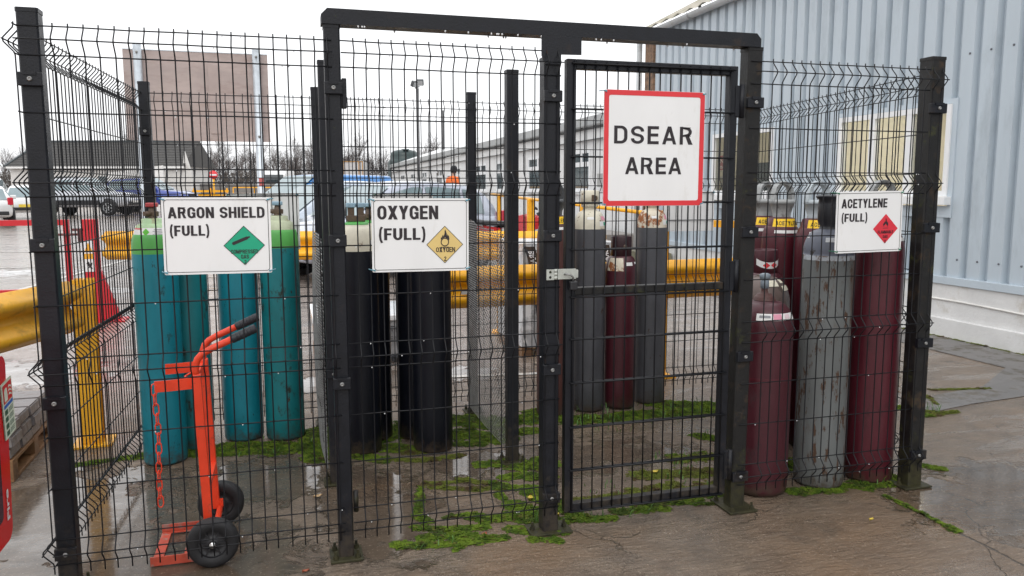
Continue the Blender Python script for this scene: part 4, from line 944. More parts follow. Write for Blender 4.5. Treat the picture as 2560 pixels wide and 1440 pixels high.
for k, mt in ((-26, REDP), (10, REDP)):
    pts = [];
    for da, dz in ((0, -.017), (16, 0), (0, .017), (-16, 0)):
        a = R_(k + da); pts.append((.0765 * math.sin(a), -.0765 * math.cos(a), 1.104 + .022 * ((k + 11) / 63) ** 2 + dz))
    MB().add(pts, [(0, 1, 2, 3)]).build('hazard_diamond', mt, l, fix=False)
# ================================================================== TROLLEY
ORANGE = M('orange trolley paint', (.80, .058, .018), .40, var=.10, vs_=12, dirt=(.34, .06, .03), dlo=.57, dhi=.70, dscale=20)
RUBBER = M('black rubber', (.014, .014, .016), .6, var=.3, vs_=30); GRIP = M('dark grip rubber', (.022, .023, .03), .5)
t = thing('cylinder_trolley', 'orange two-wheeled cylinder trolley with black grips and a hanging chain', 'trolley', (.42, .33, 0))
yn, yf = .17, .48
mb = MB()
for y in (yn, yf):
    mb.bar((.418, y, .10), (.397, y, .80), .032, .036, (1, 0, 0), 0, .004)
    up = [(.396, y, .78), (.395, y, .815), (.397, y, .840), (.405, y, .862), (.424, y, .882), (.46, y, .902), (.575, y, .952)]
    mb.tube(up, .0145, 10)
mb.box((.385, yn, .745), (.397, yf, .785), 0, .002); mb.box((.405, yn, .30), (.43, yf, .325), 0, .003)
mb.build('upright_frame', ORANGE, t)
for y in (yn, yf):
    g_ = MB(); g_.tube([(.540, y, .937), (.546, y, .9395), (.555, y, .9435), (.632, y, .977), (.637, y, .979)], [.0175, .019, .0185, .0185, .017], 12)
    for k in range(5): a = .562 + k * .014; g_.tube([(a, y, .9465 + (a - .562) * .435), (a + .004, y, .9483 + (a - .562) * .435)], .0198, 12)
    g_.build('grip', GRIP, t)
# curved cradle bars
for y, x0, z in ((yn, .235, .757), (yf, .235, .762)):
    mb = MB(); pts = [(.40, y, z + .006), (.36, y + .010, z + .002), (.32, y + .014, z - .001), (.28, y + .014, z - .003), (x0, y + .010, z - .003)]
    for p, q in zip(pts, pts[1:]): mb.bar(p, q, .005, .046)
    mb.build('cradle_bar', ORANGE, t)
mb = MB(); mb.tube([(.39, yn, .76), (.345, yn + .11, .758), (.335, (yn + yf) / 2, .758), (.345, yf - .11, .758), (.39, yf, .76)], .004, 6)
for p in ((0,),): pass
mb.build('cradle_back', ORANGE, t)
ch = MB(); z = .742; k = 0
while z > .24:
    pts = []
    for i in range(12):
        a = 6.2832 * i / 12; u, w = .0105 * math.cos(a), .0195 * math.sin(a) + (.006 if math.sin(a) > 0 else -.006)
        pts.append((  .236 + (u if k % 2 == 0 else u * .25) + .004 * math.sin(z * 14), yn + .008 + (u * .2 if k % 2 == 0 else u), z + w))
    ch.tube(pts, .0028, 6, closed=True); z -= .041 if z > .45 else .036; k += 1
ch.build('chain', ORANGE, t)
# toe plate: two angle rails and cross bars
mb = MB()
for y in (.150, .485): mb.box((.185, y - .003, .006), (.42, y + .003, .045), 0, .001)
mb.box((.185, .158, .004), (.225, .477, .010), 0, .001); mb.box((.305, .158, .004), (.345, .477, .010), 0, .001); mb.box((.19, .158, .008), (.42, .17, .012)); mb.box((.19, .465, .008), (.42, .477, .012))
mb.build('toe_plate', M('worn orange paint', (.52, .075, .04), .5, var=.2, vs_=14, dirt=(.30, .22, .19), dlo=.52, dhi=.62, dscale=12), t)
mb = MB(); mb.tube([(.436, .10, .103), (.436, .53, .103)], .013, 12); mb.box((.41, .16, .105), (.45, .18, .14)); mb.box((.41, .47, .105), (.45, .49, .14)); mb.build('axle', ORANGE, t)
def small_wheel(y, s):
    w = MB(); R = .103
    w.lathe([(R * .56, -.026 * s), (R * .60, -.030 * s), (R * .84, -.031 * s), (R * .95, -.026 * s), (R, -.012 * s), (R, .012 * s), (R * .95, .026 * s), (R * .84, .034 * s), (R * .6, .030 * s), (R * .56, .026 * s)], (.436, y, R), 40, axis='y')
    o = w.build('wheel', RUBBER, t)
    h = MB(); h.lathe([(0, -.020 * s), (R * .2, -.022 * s), (R * .25, -.014 * s), (R * .5, -.012 * s), (R * .57, -.024 * s), (R * .57, .02 * s), (0, .02 * s)], (.436, y, R), 32, axis='y')
    for k in range(6):
        a = k * 1.047; h.bar((.436 + .02 * math.cos(a), y - .015 * s, R + .02 * math.sin(a)), (.436 + .062 * math.cos(a), y - .015 * s, R + .062 * math.sin(a)), .006, .006, (0, 1, 0))
    h.build('wheel_hub', M('black plastic hub', (.02, .02, .023), .4), o)
    c = MB(); c.lathe([(0, -.040 * s), (.010, -.038 * s), (.0145, -.033 * s), (.0155, -.022 * s), (0, -.022 * s)], (.436, y, R), 20, axis='y'); c.build('axle_cap', M('chrome axle cap', (.75, .75, .74), .18, 1.0, var=.05), o)
small_wheel(.098, 1); small_wheel(.535, 1)

# ================================================================== FIRE POINT (left edge)
FRED = M('glossy red cabinet', (.66, .008, .012), .22, var=.04, coat=.4); 
t = thing('fire_cabinet', 'glossy red fire extinguisher cabinet at the left edge, with photoluminescent sign', 'cabinet', (-.29, -.36, 0))
XF = -.132
mb = MB(); mb.prism(rrect(-.95, .415, -.325, 1.015, .04, 6), XF, XF - .26, lambda u, v, d: (d, u - (1.015 - v) * .10 * (1 if u > -.6 else 0), v)); mb.build('cabinet_body', FRED, t)
mb = MB(); mb.prism(rrect(-.90, .50, -.432, .93, .025), XF + .003, XF - .003, lambda u, v, d: (d, u - (1.015 - v) * .06 * (1 if u > -.6 else 0), v)); mb.build('viewing_window', M('smoky window', (.06, .012, .03), .12, var=.1), t)
mb = MB()
for y in (-.86, -.50): mb.box((XF - .15, y - .012, .002), (XF - .12, y + .012, .42))
mb.box((XF - .148, -.86, .38), (XF - .122, -.50, .414)); mb.build('stand', M('dark stand steel', (.03, .03, .03), .5), t)
# the notice: u runs towards the back edge, which it overhangs
SP = lambda u, v, d=0.: Vector((XF + .005 + d, -.402 + .103 * u + .008 * v, .937 - .185 * v - .012 * (1 - u)))
sg = MB(); sg.sheet([(0, 0), (1, 0), (1, 1), (0, 1)], lambda u, v: SP(u, v)); sg.sheet([(1, 0), (0, 0), (0, 1), (1, 1)], lambda u, v: SP(u, v, -.003)); sgo = sg.build('notice', M('pale luminous sign', (.62, .68, .55), .4, var=.03), t, fix=False)
q = MB(); q.sheet([(.10, .04), (.92, .04), (.92, .37), (.10, .37)], lambda u, v: SP(u, v, .001)); q.build('red_pictogram_field', M('sign red', (.6, .03, .03), .4), sgo, fix=False)
q = MB(); q.sheet([(.18, .16), (.24, .12), (.34, .10), (.46, .12), (.48, .34), (.18, .34)], lambda u, v: SP(u, v, .0016))
for k in range(3): q.sheet([(.58, .12 + .07 * k), (.68, .10 + .07 * k), (.86, .15 + .07 * k), (.86, .18 + .07 * k), (.68, .135 + .07 * k), (.58, .15 + .07 * k)], lambda u, v: SP(u, v, .0016))
q.build('extinguisher_symbol', M('pale luminous print', (.65, .70, .58), .4), sgo, fix=False)
q = MB(); q.sheet([(.1, .395), (.92, .395), (.92, .455), (.1, .455)], lambda u, v: SP(u, v, .001)); q.build('blue_band', M('sign blue', (.02, .12, .45), .4), sgo, fix=False)
q = MB()
for k in range(4):
    v = .49 + .125 * k; q.sheet([(.14, v), (.40, v), (.40, v + .09), (.14, v + .09)], lambda u, v_: SP(u, v_, .001))
    for j in range(3): q.sheet([(.48, v + .01 + .03 * j), (.88, v + .005 + .03 * j), (.88, v + .018 + .03 * j), (.48, v + .023 + .03 * j)], lambda u, v_: SP(u, v_, .001))
q.build('instruction_panels', M('sign dark green', (.04, .10, .06), .5), sgo, fix=False)
text_obj('lettering', 'Fire', (0, 0, .10, .026), lambda u, v: (XF + .0025, -.425 - v + .02, .485 + u), M('white lettering', (.75, .7, .7), .4), t, .03)

# ================================================================== PAVERS ON A PALLET
WOOD = M('wet pallet timber', (.22, .115, .050), .5, var=.3, vs_=10, streak=1, dirt=(.09, .05, .03), dlo=.5, dhi=.65, dscale=5, bump=.3)
t = thing('pallet', 'wet timber pallet under the stacked grey paving blocks', 'pallet', (-1.25, 1.7, 0))
pax, pay = -.67, 1.40     # near right corner on the ground
PR = Matrix.Translation((pax, pay, 0)) @ Matrix.Rotation(R_(1.5), 4, 'Z')
for y in (.0, .42, .84):
    mb = MB(); mb.box((-1.2, y, .022), (0, y + .09, .10), 0, .003, PR); mb.build('bearer', WOOD, t)
for x in (-1.2, -.66, -.10): MB().box((x, 0, .002), (x + .10, .93, .022), 0, .002, PR).build('bottom_board', WOOD, t)
for k in range(7): MB().box((-1.2 + k * .185, 0, .10), (-1.2 + k * .185 + .09, .93, .12), 0, .002, PR).build('deck_board', WOOD, t)
PAVER = M('grey riven paving block', (.20, .185, .185), .45, var=.25, vs_=12, dirt=(.15, .115, .10), dlo=.5, dhi=.65, dscale=6, bump=.8, bscale=30)
def paver_mesh():
    bm = bmesh.new(); bmesh.ops.create_cube(bm, size=1)
    for v in bm.verts: v.co = Vector((v.co.x * .292, v.co.y * .192, v.co.z * .06))
    bmesh.ops.bevel(bm, geom=bm.edges[:], offset=.007, segments=2, affect='EDGES')
    for v in bm.verts: v.co += Vector(mn.noise_vector(v.co * 25)) * .004
    me = bpy.data.meshes.new('paving_block'); bm.to_mesh(me); bm.free(); me.materials.append(PAVER); return me
pm = paver_mesh()
for lay in range(3):
    for i in range(4):
        for j in range(4):
            if lay == 2 and i == 3 and j == 0: continue
            o = bpy.data.objects.new('paving_block', pm); COL.objects.link(o)
            o.matrix_world = PR @ Matrix.Translation((-.15 - .298 * i - rng.uniform(0, .012) + .012 * (lay % 2), .11 + .205 * j + rng.uniform(0, .008), .1525 + .0625 * lay)) @ Matrix.Rotation(R_(rng.uniform(-1, 1)), 4, 'Z')
            tag(o, 'grey riven paving block in the stack on the pallet by the fire cabinet', 'paving block', 'paving blocks stacked on the pallet')

# ================================================================== GUARD RAILS
YEL = M('yellow guard rail paint', (.90, .43, .010), .38, var=.14, vs_=6, dirt=(.30, .17, .05), dlo=.60, dhi=.75, dscale=9, bump=.1)
YELD = M('mud streaked yellow paint', (.80, .40, .014), .42, var=.16, vs_=6, dirt=(.40, .22, .05), dlo=.55, dhi=.72, dscale=6)
def wbeam(p0, p1, zc, parent, side, slots=(), mat=YEL, name='beam', h=.31):
    """W-section rail from p0 to p1 (x, y); bulges towards side (+1 = left of the run)"""
    p0, p1 = Vector((*p0, 0)), Vector((*p1, 0)); d = (p1 - p0).normalized(); nn = Vector((-d.y, d.x, 0)) * side
    prof = [(-.5, .0), (-.46, .012), (-.36, .075), (-.28, .083), (-.20, .075), (-.08, .010), (0, .0), (.08, .010), (.20, .075), (.28, .083), (.36, .075), (.46, .012), (.5, 0)]
    th = .004; mb = MB(); L = (p1 - p0).length; n = max(2, int(L / .6))
    vs = []
    for s_ in (0, th):
        for k in range(n + 1):
            for z, b in prof: vs.append(p0 + d * (L * k / n) + nn * (b - s_) + Vector((0, 0, zc + z * h)))
    m = len(prof); off = (n + 1) * m; fs = []
    for k in range(n):
        for i in range(m - 1):
            a = k * m + i; fs.append((a, a + m, a + m + 1, a + 1)); fs.append((off + a, off + a + 1, off + a + m + 1, off + a + m))
        fs.append((k * m, off + k * m, off + (k + 1) * m, (k + 1) * m)); a = k * m + m - 1; fs.append((a, a + m, off + a + m, off + a))
    for k in (0, n):
        for i in range(m - 1): a = k * m + i; fs.append((a, a + 1, off + a + 1, off + a))
    mb.add(vs, fs, 0, True); return mb.build(name, mat, parent)
def ipost(parent, x, y, top, mat=YEL, rz=0., w=.10, d=.10, plate=True):
    m4 = Matrix.Translation((x, y, gz(x, y))) @ Matrix.Rotation(rz, 4, 'Z'); mb = MB()
    mb.box((-w / 2, -d / 2, .012), (w / 2, -d / 2 + .008, top), 0, .001, m4); mb.box((-w / 2, d / 2 - .008, .012), (w / 2, d / 2, top), 0, .001, m4); mb.box((-.004, -d / 2 + .008, .012), (.004, d / 2 - .008, top), 0, 0, m4)
    o = mb.build('rail_post', mat, parent)
    if plate: MB().box((-.11, -.11, .0), (.11, .11, .012), 0, .001, m4).build('base_plate', mat, o)
    return o
GR = 'yellow guard rails round the cage'
t = thing('guard_rail', 'yellow guard rail coming in from the left edge to a post outside the cage', 'guard rail', (-.45, 1.8, 0), group=GR)
ipost(t, -.41, 2.02, 1.02, YELD, R_(4), .115, .10)
b_ = wbeam((-1.35, -.55), (-.47, 1.93), .865, t, -1, mat=YELD)
sl = MB(); 
for zz in (.0,): sl.box((-.735, 1.02, .858), (-.66, 1.03, .872), 0, 0)
t = thing('guard_rail', 'far yellow guard rail crossing the car park behind the cylinders', 'guard rail', (1.4, 5.4, 0), group=GR)
wbeam((-1.11, 6.24), (4.05, 4.58), .955, t, -1)
for k in (.35, .8): ipost(t, -1.11 + 5.16 * k, 6.34 - 1.66 * k, 1.05, YEL, R_(-18))
t = thing('guard_rail', 'near yellow guard rail close behind the cage, behind the grey cylinders', 'guard rail', (3, 2.45, 0), group=GR)
wbeam((1.72, 2.42), (4.62, 2.52), .832, t, -1); 
q = MB(); q.prism(rrect(1.985, .79, 2.045, .815, .010), 2.352, 2.349, lambda u, v, d: (u, d, v)); q.build('bolt_slot', M('pale gap', (.5, .48, .46), .6), t)
ipost(t, 3.715, 2.63, 1.30, YEL, R_(2), .09, .10); ipost(t, 4.63, 2.56, 1.27, YEL, 0, .07, .1)
t = thing('handrail', 'yellow tubular handrail sloping down in front of the white office wall', 'handrail', (4.3, 7, 0))
mb = MB(); mb.tube([(4.30, 10.4, 1.47), (4.42, 7.2, 1.375), (4.52, 4.3, 1.29)], .022, 10); mb.build('top_rail', YEL, t)
mb = MB(); mb.bar((4.50, 3.2, 1.24), (4.72, 2.6, 1.24), .07, .06); mb.build('end_rail', YEL, t)
for x, y, z, w in ((4.31, 9.9, 1.46, .05), (4.38, 8.3, 1.41, .11), (4.45, 6.3, 1.34, .06), (4.52, 4.3, 1.33, .11)): MB().box((x - w / 2, y - .04, .0), (x + w / 2, y + .04, z), 0, .004).build('rail_post', YEL, t)

# ================================================================== RED BARRIER AND POST
RED = M('red barrier paint', (.58, .018, .028), .4, var=.1, vs_=8, dirt=(.3, .04, .04), dlo=.6, dhi=.75)
t = thing('barrier_gate', 'red tubular swing barrier at the left, latched to a red post with warning signs', 'barrier', (-2.2, 7.1, 0))
mb = MB(); mb.bar((-4.2, 7.1, 1.18), (-1.66, 7.1, 1.18), .06, .065); mb.bar((-1.69, 7.1, 1.15), (-1.69, 7.1, .36), .06, .06, (1, 0, 0)); mb.bar((-4.2, 7.1, .38), (-1.66, 7.1, .38), .05, .055); mb.build('barrier_frame', RED, t)
mb = MB(); mb.tube([(-1.80, 7.05, 1.04), (-1.48, 7.05, 1.04)], .014, 8); mb.box((-1.56, 7.02, .95), (-1.52, 7.08, 1.10)); mb.box((-1.62, 7.03, 1.08), (-1.50, 7.07, 1.11)); mb.build('latch', M('dirty dark red', (.12, .03, .03), .5), t)
p_ = MB(); p_.box((-1.52, 7.03, .01), (-1.36, 7.17, 1.215), 0, .006); po = p_.build('gate_post', RED, t)
mb = MB(); mb.prism([(-1.36, .02), (-1.36, .62), (-1.345, .60), (-1.16, .02)], 7.06, 7.14, lambda u, v, d: (u, d, v)); mb.build('brace', RED, po); MB().box((-1.62, 6.93, .0), (-1.10, 7.27, .016)).build('base_plate', RED, po)
s = MB(); s.box((-1.515, 7.024, .60), (-1.40, 7.028, .965)); so = s.build('warning_sign', WHITE2, po)
q = MB(); q.sheet([(-1.505, .83), (-1.41, .83), (-1.457, .945)], lambda u, v: (u, 7.0225, v)); q.sheet([(-1.508, .75), (-1.407, .75), (-1.407, .815), (-1.508, .815)], lambda u, v: (u, 7.0225, v)); q.build('warning_triangle', M('amber warning print', (.75, .36, .02), .4), so, fix=False)
q = MB(); q.sheet([(-1.49, .63), (-1.46, .66), (-1.49, .70), (-1.46, .72), (-1.45, .69), (-1.42, .71), (-1.435, .66), (-1.42, .63), (-1.455, .65)], lambda u, v: (u, 7.022, v)); q.build('pictogram', INK, so, fix=False)

# ================================================================== BIG NOTICE BOARD SEEN FROM BEHIND
PLY = M('weathered plywood', (.43, .355, .335), .7, var=.14, vs_=2.5, streak=3.0, dirt=(.36, .285, .265), dlo=.48, dhi=.66, dscale=3, bump=.2)
t = thing('notice_board', 'back of a large weathered plywood notice board on two galvanised posts', 'notice board', (-.1, 6.5, 0))
mb = MB(); mb.box((-.876, 6.5, 2.105), (.643, 6.525, 3.085), 0, .002); bo = mb.build('board', PLY, t)
MB().box((-.876, 6.497, 3.086), (.643, 6.528, 3.095)).build('edge_trim', GALV, bo)
MB().box((.0, 6.49, 2.19), (.115, 6.499, 2.95)).build('batten', M('plywood batten', (.41, .335, .315), .7, var=.12, vs_=4), bo)
for x in (-.72, .522):
    mb = MB(); mb.lathe([(.044, .0), (.044, 3.135), (0, 3.14)], (x, 6.455, 0), 20); po = mb.build('post', GALV, t)
    for z in (2.16, 3.05): q = MB(); q.lathe([(0, -.056), (.012, -.053), (.014, -.043), (0, -.042)], (x, 6.455, z), 12, axis='y'); q.build('bolt', STEEL, po)
q = MB(); q.box((.50, 6.405, 1.60), (.555, 6.412, 1.69)); q.build('red_tag', M('faded red tag', (.5, .12, .12), .5), t)

# ================================================================== WRAPPED PALLET LOADS
FILM = M('glossy pack film', (.36, .37, .39), .14, var=.3, vs_=4, dirt=(.62, .63, .65), dlo=.52, dhi=.6, dscale=3, coat=.5, bump=.6, bscale=9)
def load(label, x0, y0, x1, y1, z0, z1, mat, wr=.012, name='pack_load'):
    t = thing('pack_of_slabs', label, 'wrapped pallet load', ((x0 + x1) / 2, y0, 0), group='film wrapped pallet loads behind the cage')
    bm = bmesh.new(); bmesh.ops.create_grid(bm, x_segments=1, y_segments=1, size=.5); bm.free()
    mb = MB(); n = 14; per = []
    for k in range(n): per.append((x0 + (x1 - x0) * k / n, y0))
    for k in range(n): per.append((x1, y0 + (y1 - y0) * k / n))
    for k in range(n): per.append((x1 + (x0 - x1) * k / n, y1))
    for k in range(n): per.append((x0, y1 + (y0 - y1) * k / n))
    cx, cy = (x0 + x1) / 2, (y0 + y1) / 2; N = len(per); rows = 9; vs = []
    for j in range(rows + 1):
        z = z0 + (z1 - z0) * j / rows; k = .985 if j == rows else 1
        for (x, y) in per:
            v = Vector((cx + (x - cx) * k, cy + (y - cy) * k, z)); vs.append(v + Vector(mn.noise_vector(v * 6)) * wr)
    fs = [(j * N + i, j * N + (i + 1) % N, (j + 1) * N + (i + 1) % N, (j + 1) * N + i) for j in range(rows) for i in range(N)]
    vs.append(Vector((cx, cy, z1 + .012))); c = len(vs) - 1
    fs += [(rows * N + i, rows * N + (i + 1) % N, c) for i in range(N)]
    mb.add(vs, fs, 0, False); mb.build('film_wrap', mat, t)
    for k in range(3): x = x0 + (x1 - x0 - .1) * k / 2; MB().box((x, y0 + .02, .002), (x + .1, y1 - .02, z0)).build('pallet_bearer', WOOD, t)
    return t
t = load('clear wrapped pack with a white top sheet, behind the black cylinders', .99, 3.70, 1.92, 4.55, .10, .44, M('grey pack side', (.26, .26, .27), .28, var=.25, vs_=6, coat=.3, bump=.4, bscale=10))
m_ = MB(); m_.box((.965, 3.68, .40), (1.95, 4.58, .455), 0, .012); m_.build('top_sheet', M('white wet top sheet', (.72, .73, .75), .15, var=.1, coat=.4), t)
text_obj('lettering', 'BRADSTONE', (1.36, .305, 1.86, .355), lambda u, v: (u, 3.682, v), M('dark pack lettering', (.05, .05, .055), .4), t, .03)
text_obj('lettering', 'GARDEN', (1.38, .225, 1.72, .262), lambda u, v: (u, 3.682, v), M('dark pack lettering', (.05, .05, .055), .4), t, .0)
t = load('tall pack in black and silver striped film, right of the slanting divider', 2.84, 3.64, 3.78, 4.5, .10, 1.06, FILM, .016)
LS = M('dark film print', (.035, .036, .042), .2, coat=.4); LT = M('pale film lettering', (.66, .67, .70), .25)
for k in range(5):
    xa = 2.845 + .185 * k; dx, H_ = .20, .90
    W_ = lambda u, v, o=0.: (min(3.775, xa + dx * u + .105 * v + .012 * math.sin(u * 7 + k)), 3.612 - o - .006 * math.sin(u * 9 + v * 3), 1.035 - H_ * u)
    mb = MB(); mb.add([W_(i / 10, s_) for i in range(11) for s_ in (0, 1)], [(2 * i, 2 * i + 2, 2 * i + 3, 2 * i + 1) for i in range(10)]); mb.build('dark_stripe', LS, t, fix=False)
    for q in range(2): text_obj('lettering', 'BRADSTONE', (.04 + .5 * q, .22, .46 + .5 * q, .80), lambda u, v: W_(u, 1 - v, .005), LT, t, .03)
# ================================================================== SHED (corrugated cladding on a white plinth)
CLAD = M('blue grey steel cladding', (.45, .515, .57), .42, var=.05, vs_=2, streak=.3, dirt=(.33, .38, .42), dlo=.52, dhi=.74, dscale=2.4, drough=.5)
TRIM = M('blue grey trim', (.47, .54, .60), .42, var=.05, vs_=3); WALLW = M('white painted blockwork', (.70, .70, .695), .6, var=.06, vs_=3, dirt=(.50, .48, .44), dlo=.58, dhi=.72, dscale=2.2, bump=.25, bscale=40)
PLINTH = M('white painted plinth', (.68, .68, .675), .6, var=.06, vs_=4, dirt=(.52, .49, .44), dlo=.56, dhi=.7, dscale=2.5, bump=.3, bscale=30)
UPVC = M('white window frame', (.76, .77, .78), .35, var=.03)
SX = 7.45
shed = thing('shed', 'tall blue grey corrugated shed with a white plinth and lit windows, at the right', 'building', (SX + 2, 3, 0))
def clad(y0, y1, z0, z1, mb):
    ys = []
    k = math.floor((y0 - 2.704) / .25) - 1
    while 2.704 + .25 * k < y1:
        b = 2.704 + .25 * k
        for y, x in ((b - .004, 0), (b + .014, .058), (b + .070, .058), (b + .092, 0)):
            if y0 < y < y1: ys.append((y, x))
        k += 1
    def xa(y):
        f = (y - 2.704 + 25) % .25
        return 0 if f > .092 or f > .246 else (.058 if .014 < f < .07 else .03)
    pts = [(y0, xa(y0))] + ys + [(y1, xa(y1))]
    vs = [(SX + x, y, z) for z in (z0, z1) for y, x in pts]; n = len(pts)
    mb.add(vs, [(i, i + 1, n + i + 1, n + i) for i in range(n - 1)])
W1, W2 = (6.60, 8.26), (3.50, 5.24)     # window openings along the wall
WZ = (1.47, 2.42)
mb = MB()
for a, b, z0, z1 in ((-8, W2[0] - .05, .60, 4.42), (W2[0] - .05, W2[1] + .12, .60, 1.26), (W2[0] - .05, W2[1] + .12, WZ[1] + .02, 4.42), (W2[1] + .12, W1[0] - .16, .60, 4.42), (W1[0] - .16, W1[1] + .14, .60, 1.26), (W1[0] - .16, W1[1] + .14, WZ[1] + .02, 4.42), (W1[1] + .14, 10.42, .60, 4.42)): clad(a, b, z0, z1, mb)
mb.build('cladding', CLAD, shed, fix=False)
mb = MB(); mb.box((SX - .02, -8, -.02), (SX + .22, 10.62, .565), 0, 0); mb.box((SX - .055, -8, -.02), (SX - .02, 10.62, .20), 0, .01); mb.build('plinth', PLINTH, shed)
mb = MB(); mb.tube([(SX - .028, 3.9 - .35 * k, .385 + .010 * math.sin(k * .9) - .002 * k) for k in range(20)], .011, 6); mb.build('wall_cable', M('white cable', (.7, .69, .66), .5), shed)
mb = MB(); 
for k in range(6): mb.box((SX - .045, 10.5 - 3.05 * (k + 1) + .006, .555), (SX + .05, 10.5 - 3.05 * k, .635), 0, .004)
mb.build('base_flashing', TRIM, shed)
for (a, b) in (W1, W2):
    f = MB(); xo = SX - .012
    lo, hi = a - .15, b + .13
    if (a, b) == W2: lo = a - .06
    for (y0, y1, z0, z1) in ((lo, hi, WZ[1] + .005, WZ[1] + .055), (lo, a, 1.25, WZ[1] + .005), (b, hi, 1.25, WZ[1] + .005), (a, b, 1.25, WZ[0] - .10)): f.box((xo, y0, z0), (xo + .05, y1, z1))
    f.build('window_flashing', TRIM, shed)
    w = MB(); t_ = .06; x0, x1 = SX - .03, SX + .05
    w.box((x0, a, WZ[0]), (x1, a + t_, WZ[1])); w.box((x0, b - t_, WZ[0]), (x1, b, WZ[1])); w.box((x0, a + t_, WZ[0]), (x1, b - t_, WZ[0] + t_)); w.box((x0, a + t_, WZ[1] - t_), (x1, b - t_, WZ[1]))
    for k in ((.33, .66) if (a, b) == W2 else (.5,)): y = a + (b - a) * k; w.box((x0 + .003, y - .045, WZ[0] + t_), (x1, y + .045, WZ[1] - t_))
    wo = w.build('window', UPVC, shed)
    MB().box((SX - .10, a - .05, WZ[0] - .09), (SX + .02, b + .05, WZ[0] - .002), 0, .006).build('sill', UPVC, wo)
def glass_mat():
    m = bpy.data.materials.new('window glass'); m.use_nodes = True; n, l = m.node_tree.nodes, m.node_tree.links; n.clear()
    o = n.new('ShaderNodeOutputMaterial'); tr = n.new('ShaderNodeBsdfTransparent'); tr.inputs[0].default_value = (.86, .90, .89, 1); gl = n.new('ShaderNodeBsdfGlossy'); gl.inputs['Roughness'].default_value = .01
    fr = n.new('ShaderNodeFresnel'); fr.inputs[0].default_value = 1.35; mx = n.new('ShaderNodeMixShader'); l.new(fr.outputs[0], mx.inputs[0]); l.new(tr.outputs[0], mx.inputs[1]); l.new(gl.outputs[0], mx.inputs[2]); l.new(mx.outputs[0], o.inputs[0]); return m
GLASS = glass_mat()
for (a, b) in (W1, W2): MB().add([(SX + .012, a + .05, WZ[0] + .05), (SX + .012, a + .05, WZ[1] - .05), (SX + .012, b - .05, WZ[1] - .05), (SX + .012, b - .05, WZ[0] + .05)], [(0, 1, 2, 3)]).build('window_pane', GLASS, shed, fix=False)
CREAM = M('cream office wall', (.76, .71, .60), .7, var=.04, vs_=2)
r = MB(); X0, X1, Y0, Y1, Z0, Z1 = SX + .06, SX + 2.4, 3.0, 8.8, .62, 2.9
r.add([(X1, Y0, Z0), (X1, Y1, Z0), (X1, Y1, Z1), (X1, Y0, Z1), (X0, Y0, Z0), (X0, Y1, Z0), (X0, Y1, Z1), (X0, Y0, Z1)], [(0, 1, 2, 3), (4, 0, 3, 7), (5, 6, 2, 1), (7, 3, 2, 6), (4, 5, 1, 0)]); r.build('office_room', CREAM, shed, fix=False)
r = MB(); r.add([(X0, Y0, Z0), (X0, W2[0], Z0), (X0, W2[0], Z1), (X0, Y0, Z1)], [(0, 1, 2, 3)]); r.add([(X0, W2[1], Z0), (X0, W1[0], Z0), (X0, W1[0], Z1), (X0, W2[1], Z1)], [(0, 1, 2, 3)]); r.add([(X0, W1[1], Z0), (X0, Y1, Z0), (X0, Y1, Z1), (X0, W1[1], Z1)], [(0, 1, 2, 3)]); r.add([(X0 + .3, 5.9, Z0), (X1, 5.9, Z0), (X1, 5.9, Z1), (X0 + .3, 5.9, Z1)], [(0, 1, 2, 3)]); r.build('inner_wall', CREAM, shed, fix=False)
r = MB(); r.box((X1 - .03, 3.1, 1.62), (X1 - .005, 5.85, 1.70)); r.build('dado_rail', M('brown timber rail', (.26, .11, .05), .5), shed)
for (y, z0, z1) in ((4.55, 1.70, 2.15), (3.72, 1.70, 2.2)):
    MB().box((SX + .6, y, z0), (SX + .602, y + .16, z1)).build('window_notice', GREENP, shed)
MB().box((SX + .03, 7.72, 1.85), (SX + .033, 8.12, 2.08)).build('window_notice', M('brown red notice', (.30, .07, .05), .5), shed)
text_obj('lettering', 'No st', (0, 1.96, .36, 2.03), lambda u, v: (SX + .028, 8.10 - u, v), M('cream lettering', (.6, .5, .4), .5), shed, .01); text_obj('lettering', 'notes', (0, 1.87, .36, 1.93), lambda u, v: (SX + .028, 8.10 - u, v), M('cream lettering', (.6, .5, .4), .5), shed, .01)
for yy in (4.4, 7.4):
    l_ = MB(); l_.box((SX + .9, yy - .6, 2.86), (SX + 1.5, yy + .6, 2.89)); l_.build('ceiling_light', M('lit ceiling panel', (1.0, .95, .86), .5, emit=13.0, var=0) if yy < 5 else M('dim ceiling panel', (1.0, .92, .75), .5, emit=4.0, var=0), shed)
r = MB(); r.box((SX + .15, 6.7, .62), (SX + .75, 8.1, 1.40)); r.box((SX + .3, 7.0, 1.4), (SX + .36, 7.6, 1.95)); r.build('desk', M('dark office desk', (.06, .07, .06), .5), shed)
# eaves: fibre cement roof, half round gutter, end pier, downpipe
g_ = MB(); n = 8
for k in range(15):
    y0, y1 = 10.95 - 1.35 * k, 10.95 - 1.35 * (k + 1)
    pts = [(SX - .09 + .078 * math.cos(math.pi + math.pi * i / n), 4.44 + .078 * math.sin(math.pi + math.pi * i / n)) for i in range(n + 1)]
    g_.add([(x, y, z) for y in (y0, y1) for x, z in pts], [(i, i + 1, n + 2 + i, n + 1 + i) for i in range(n)], 0, True)
g_.build('gutter', M('pale grey gutter', (.50, .52, .53), .5, var=.1, vs_=5, dirt=(.35, .35, .33), dlo=.55, dhi=.7, dscale=3), shed)
g_ = MB()
for k in range(10):
    y = 10.3 - 1.35 * k; pts = [(SX - .09 + .086 * math.cos(math.pi + math.pi * i / n), y, 4.44 + .086 * math.sin(math.pi + math.pi * i / n)) for i in range(n + 1)]
    g_.tube(pts, .016, 6)
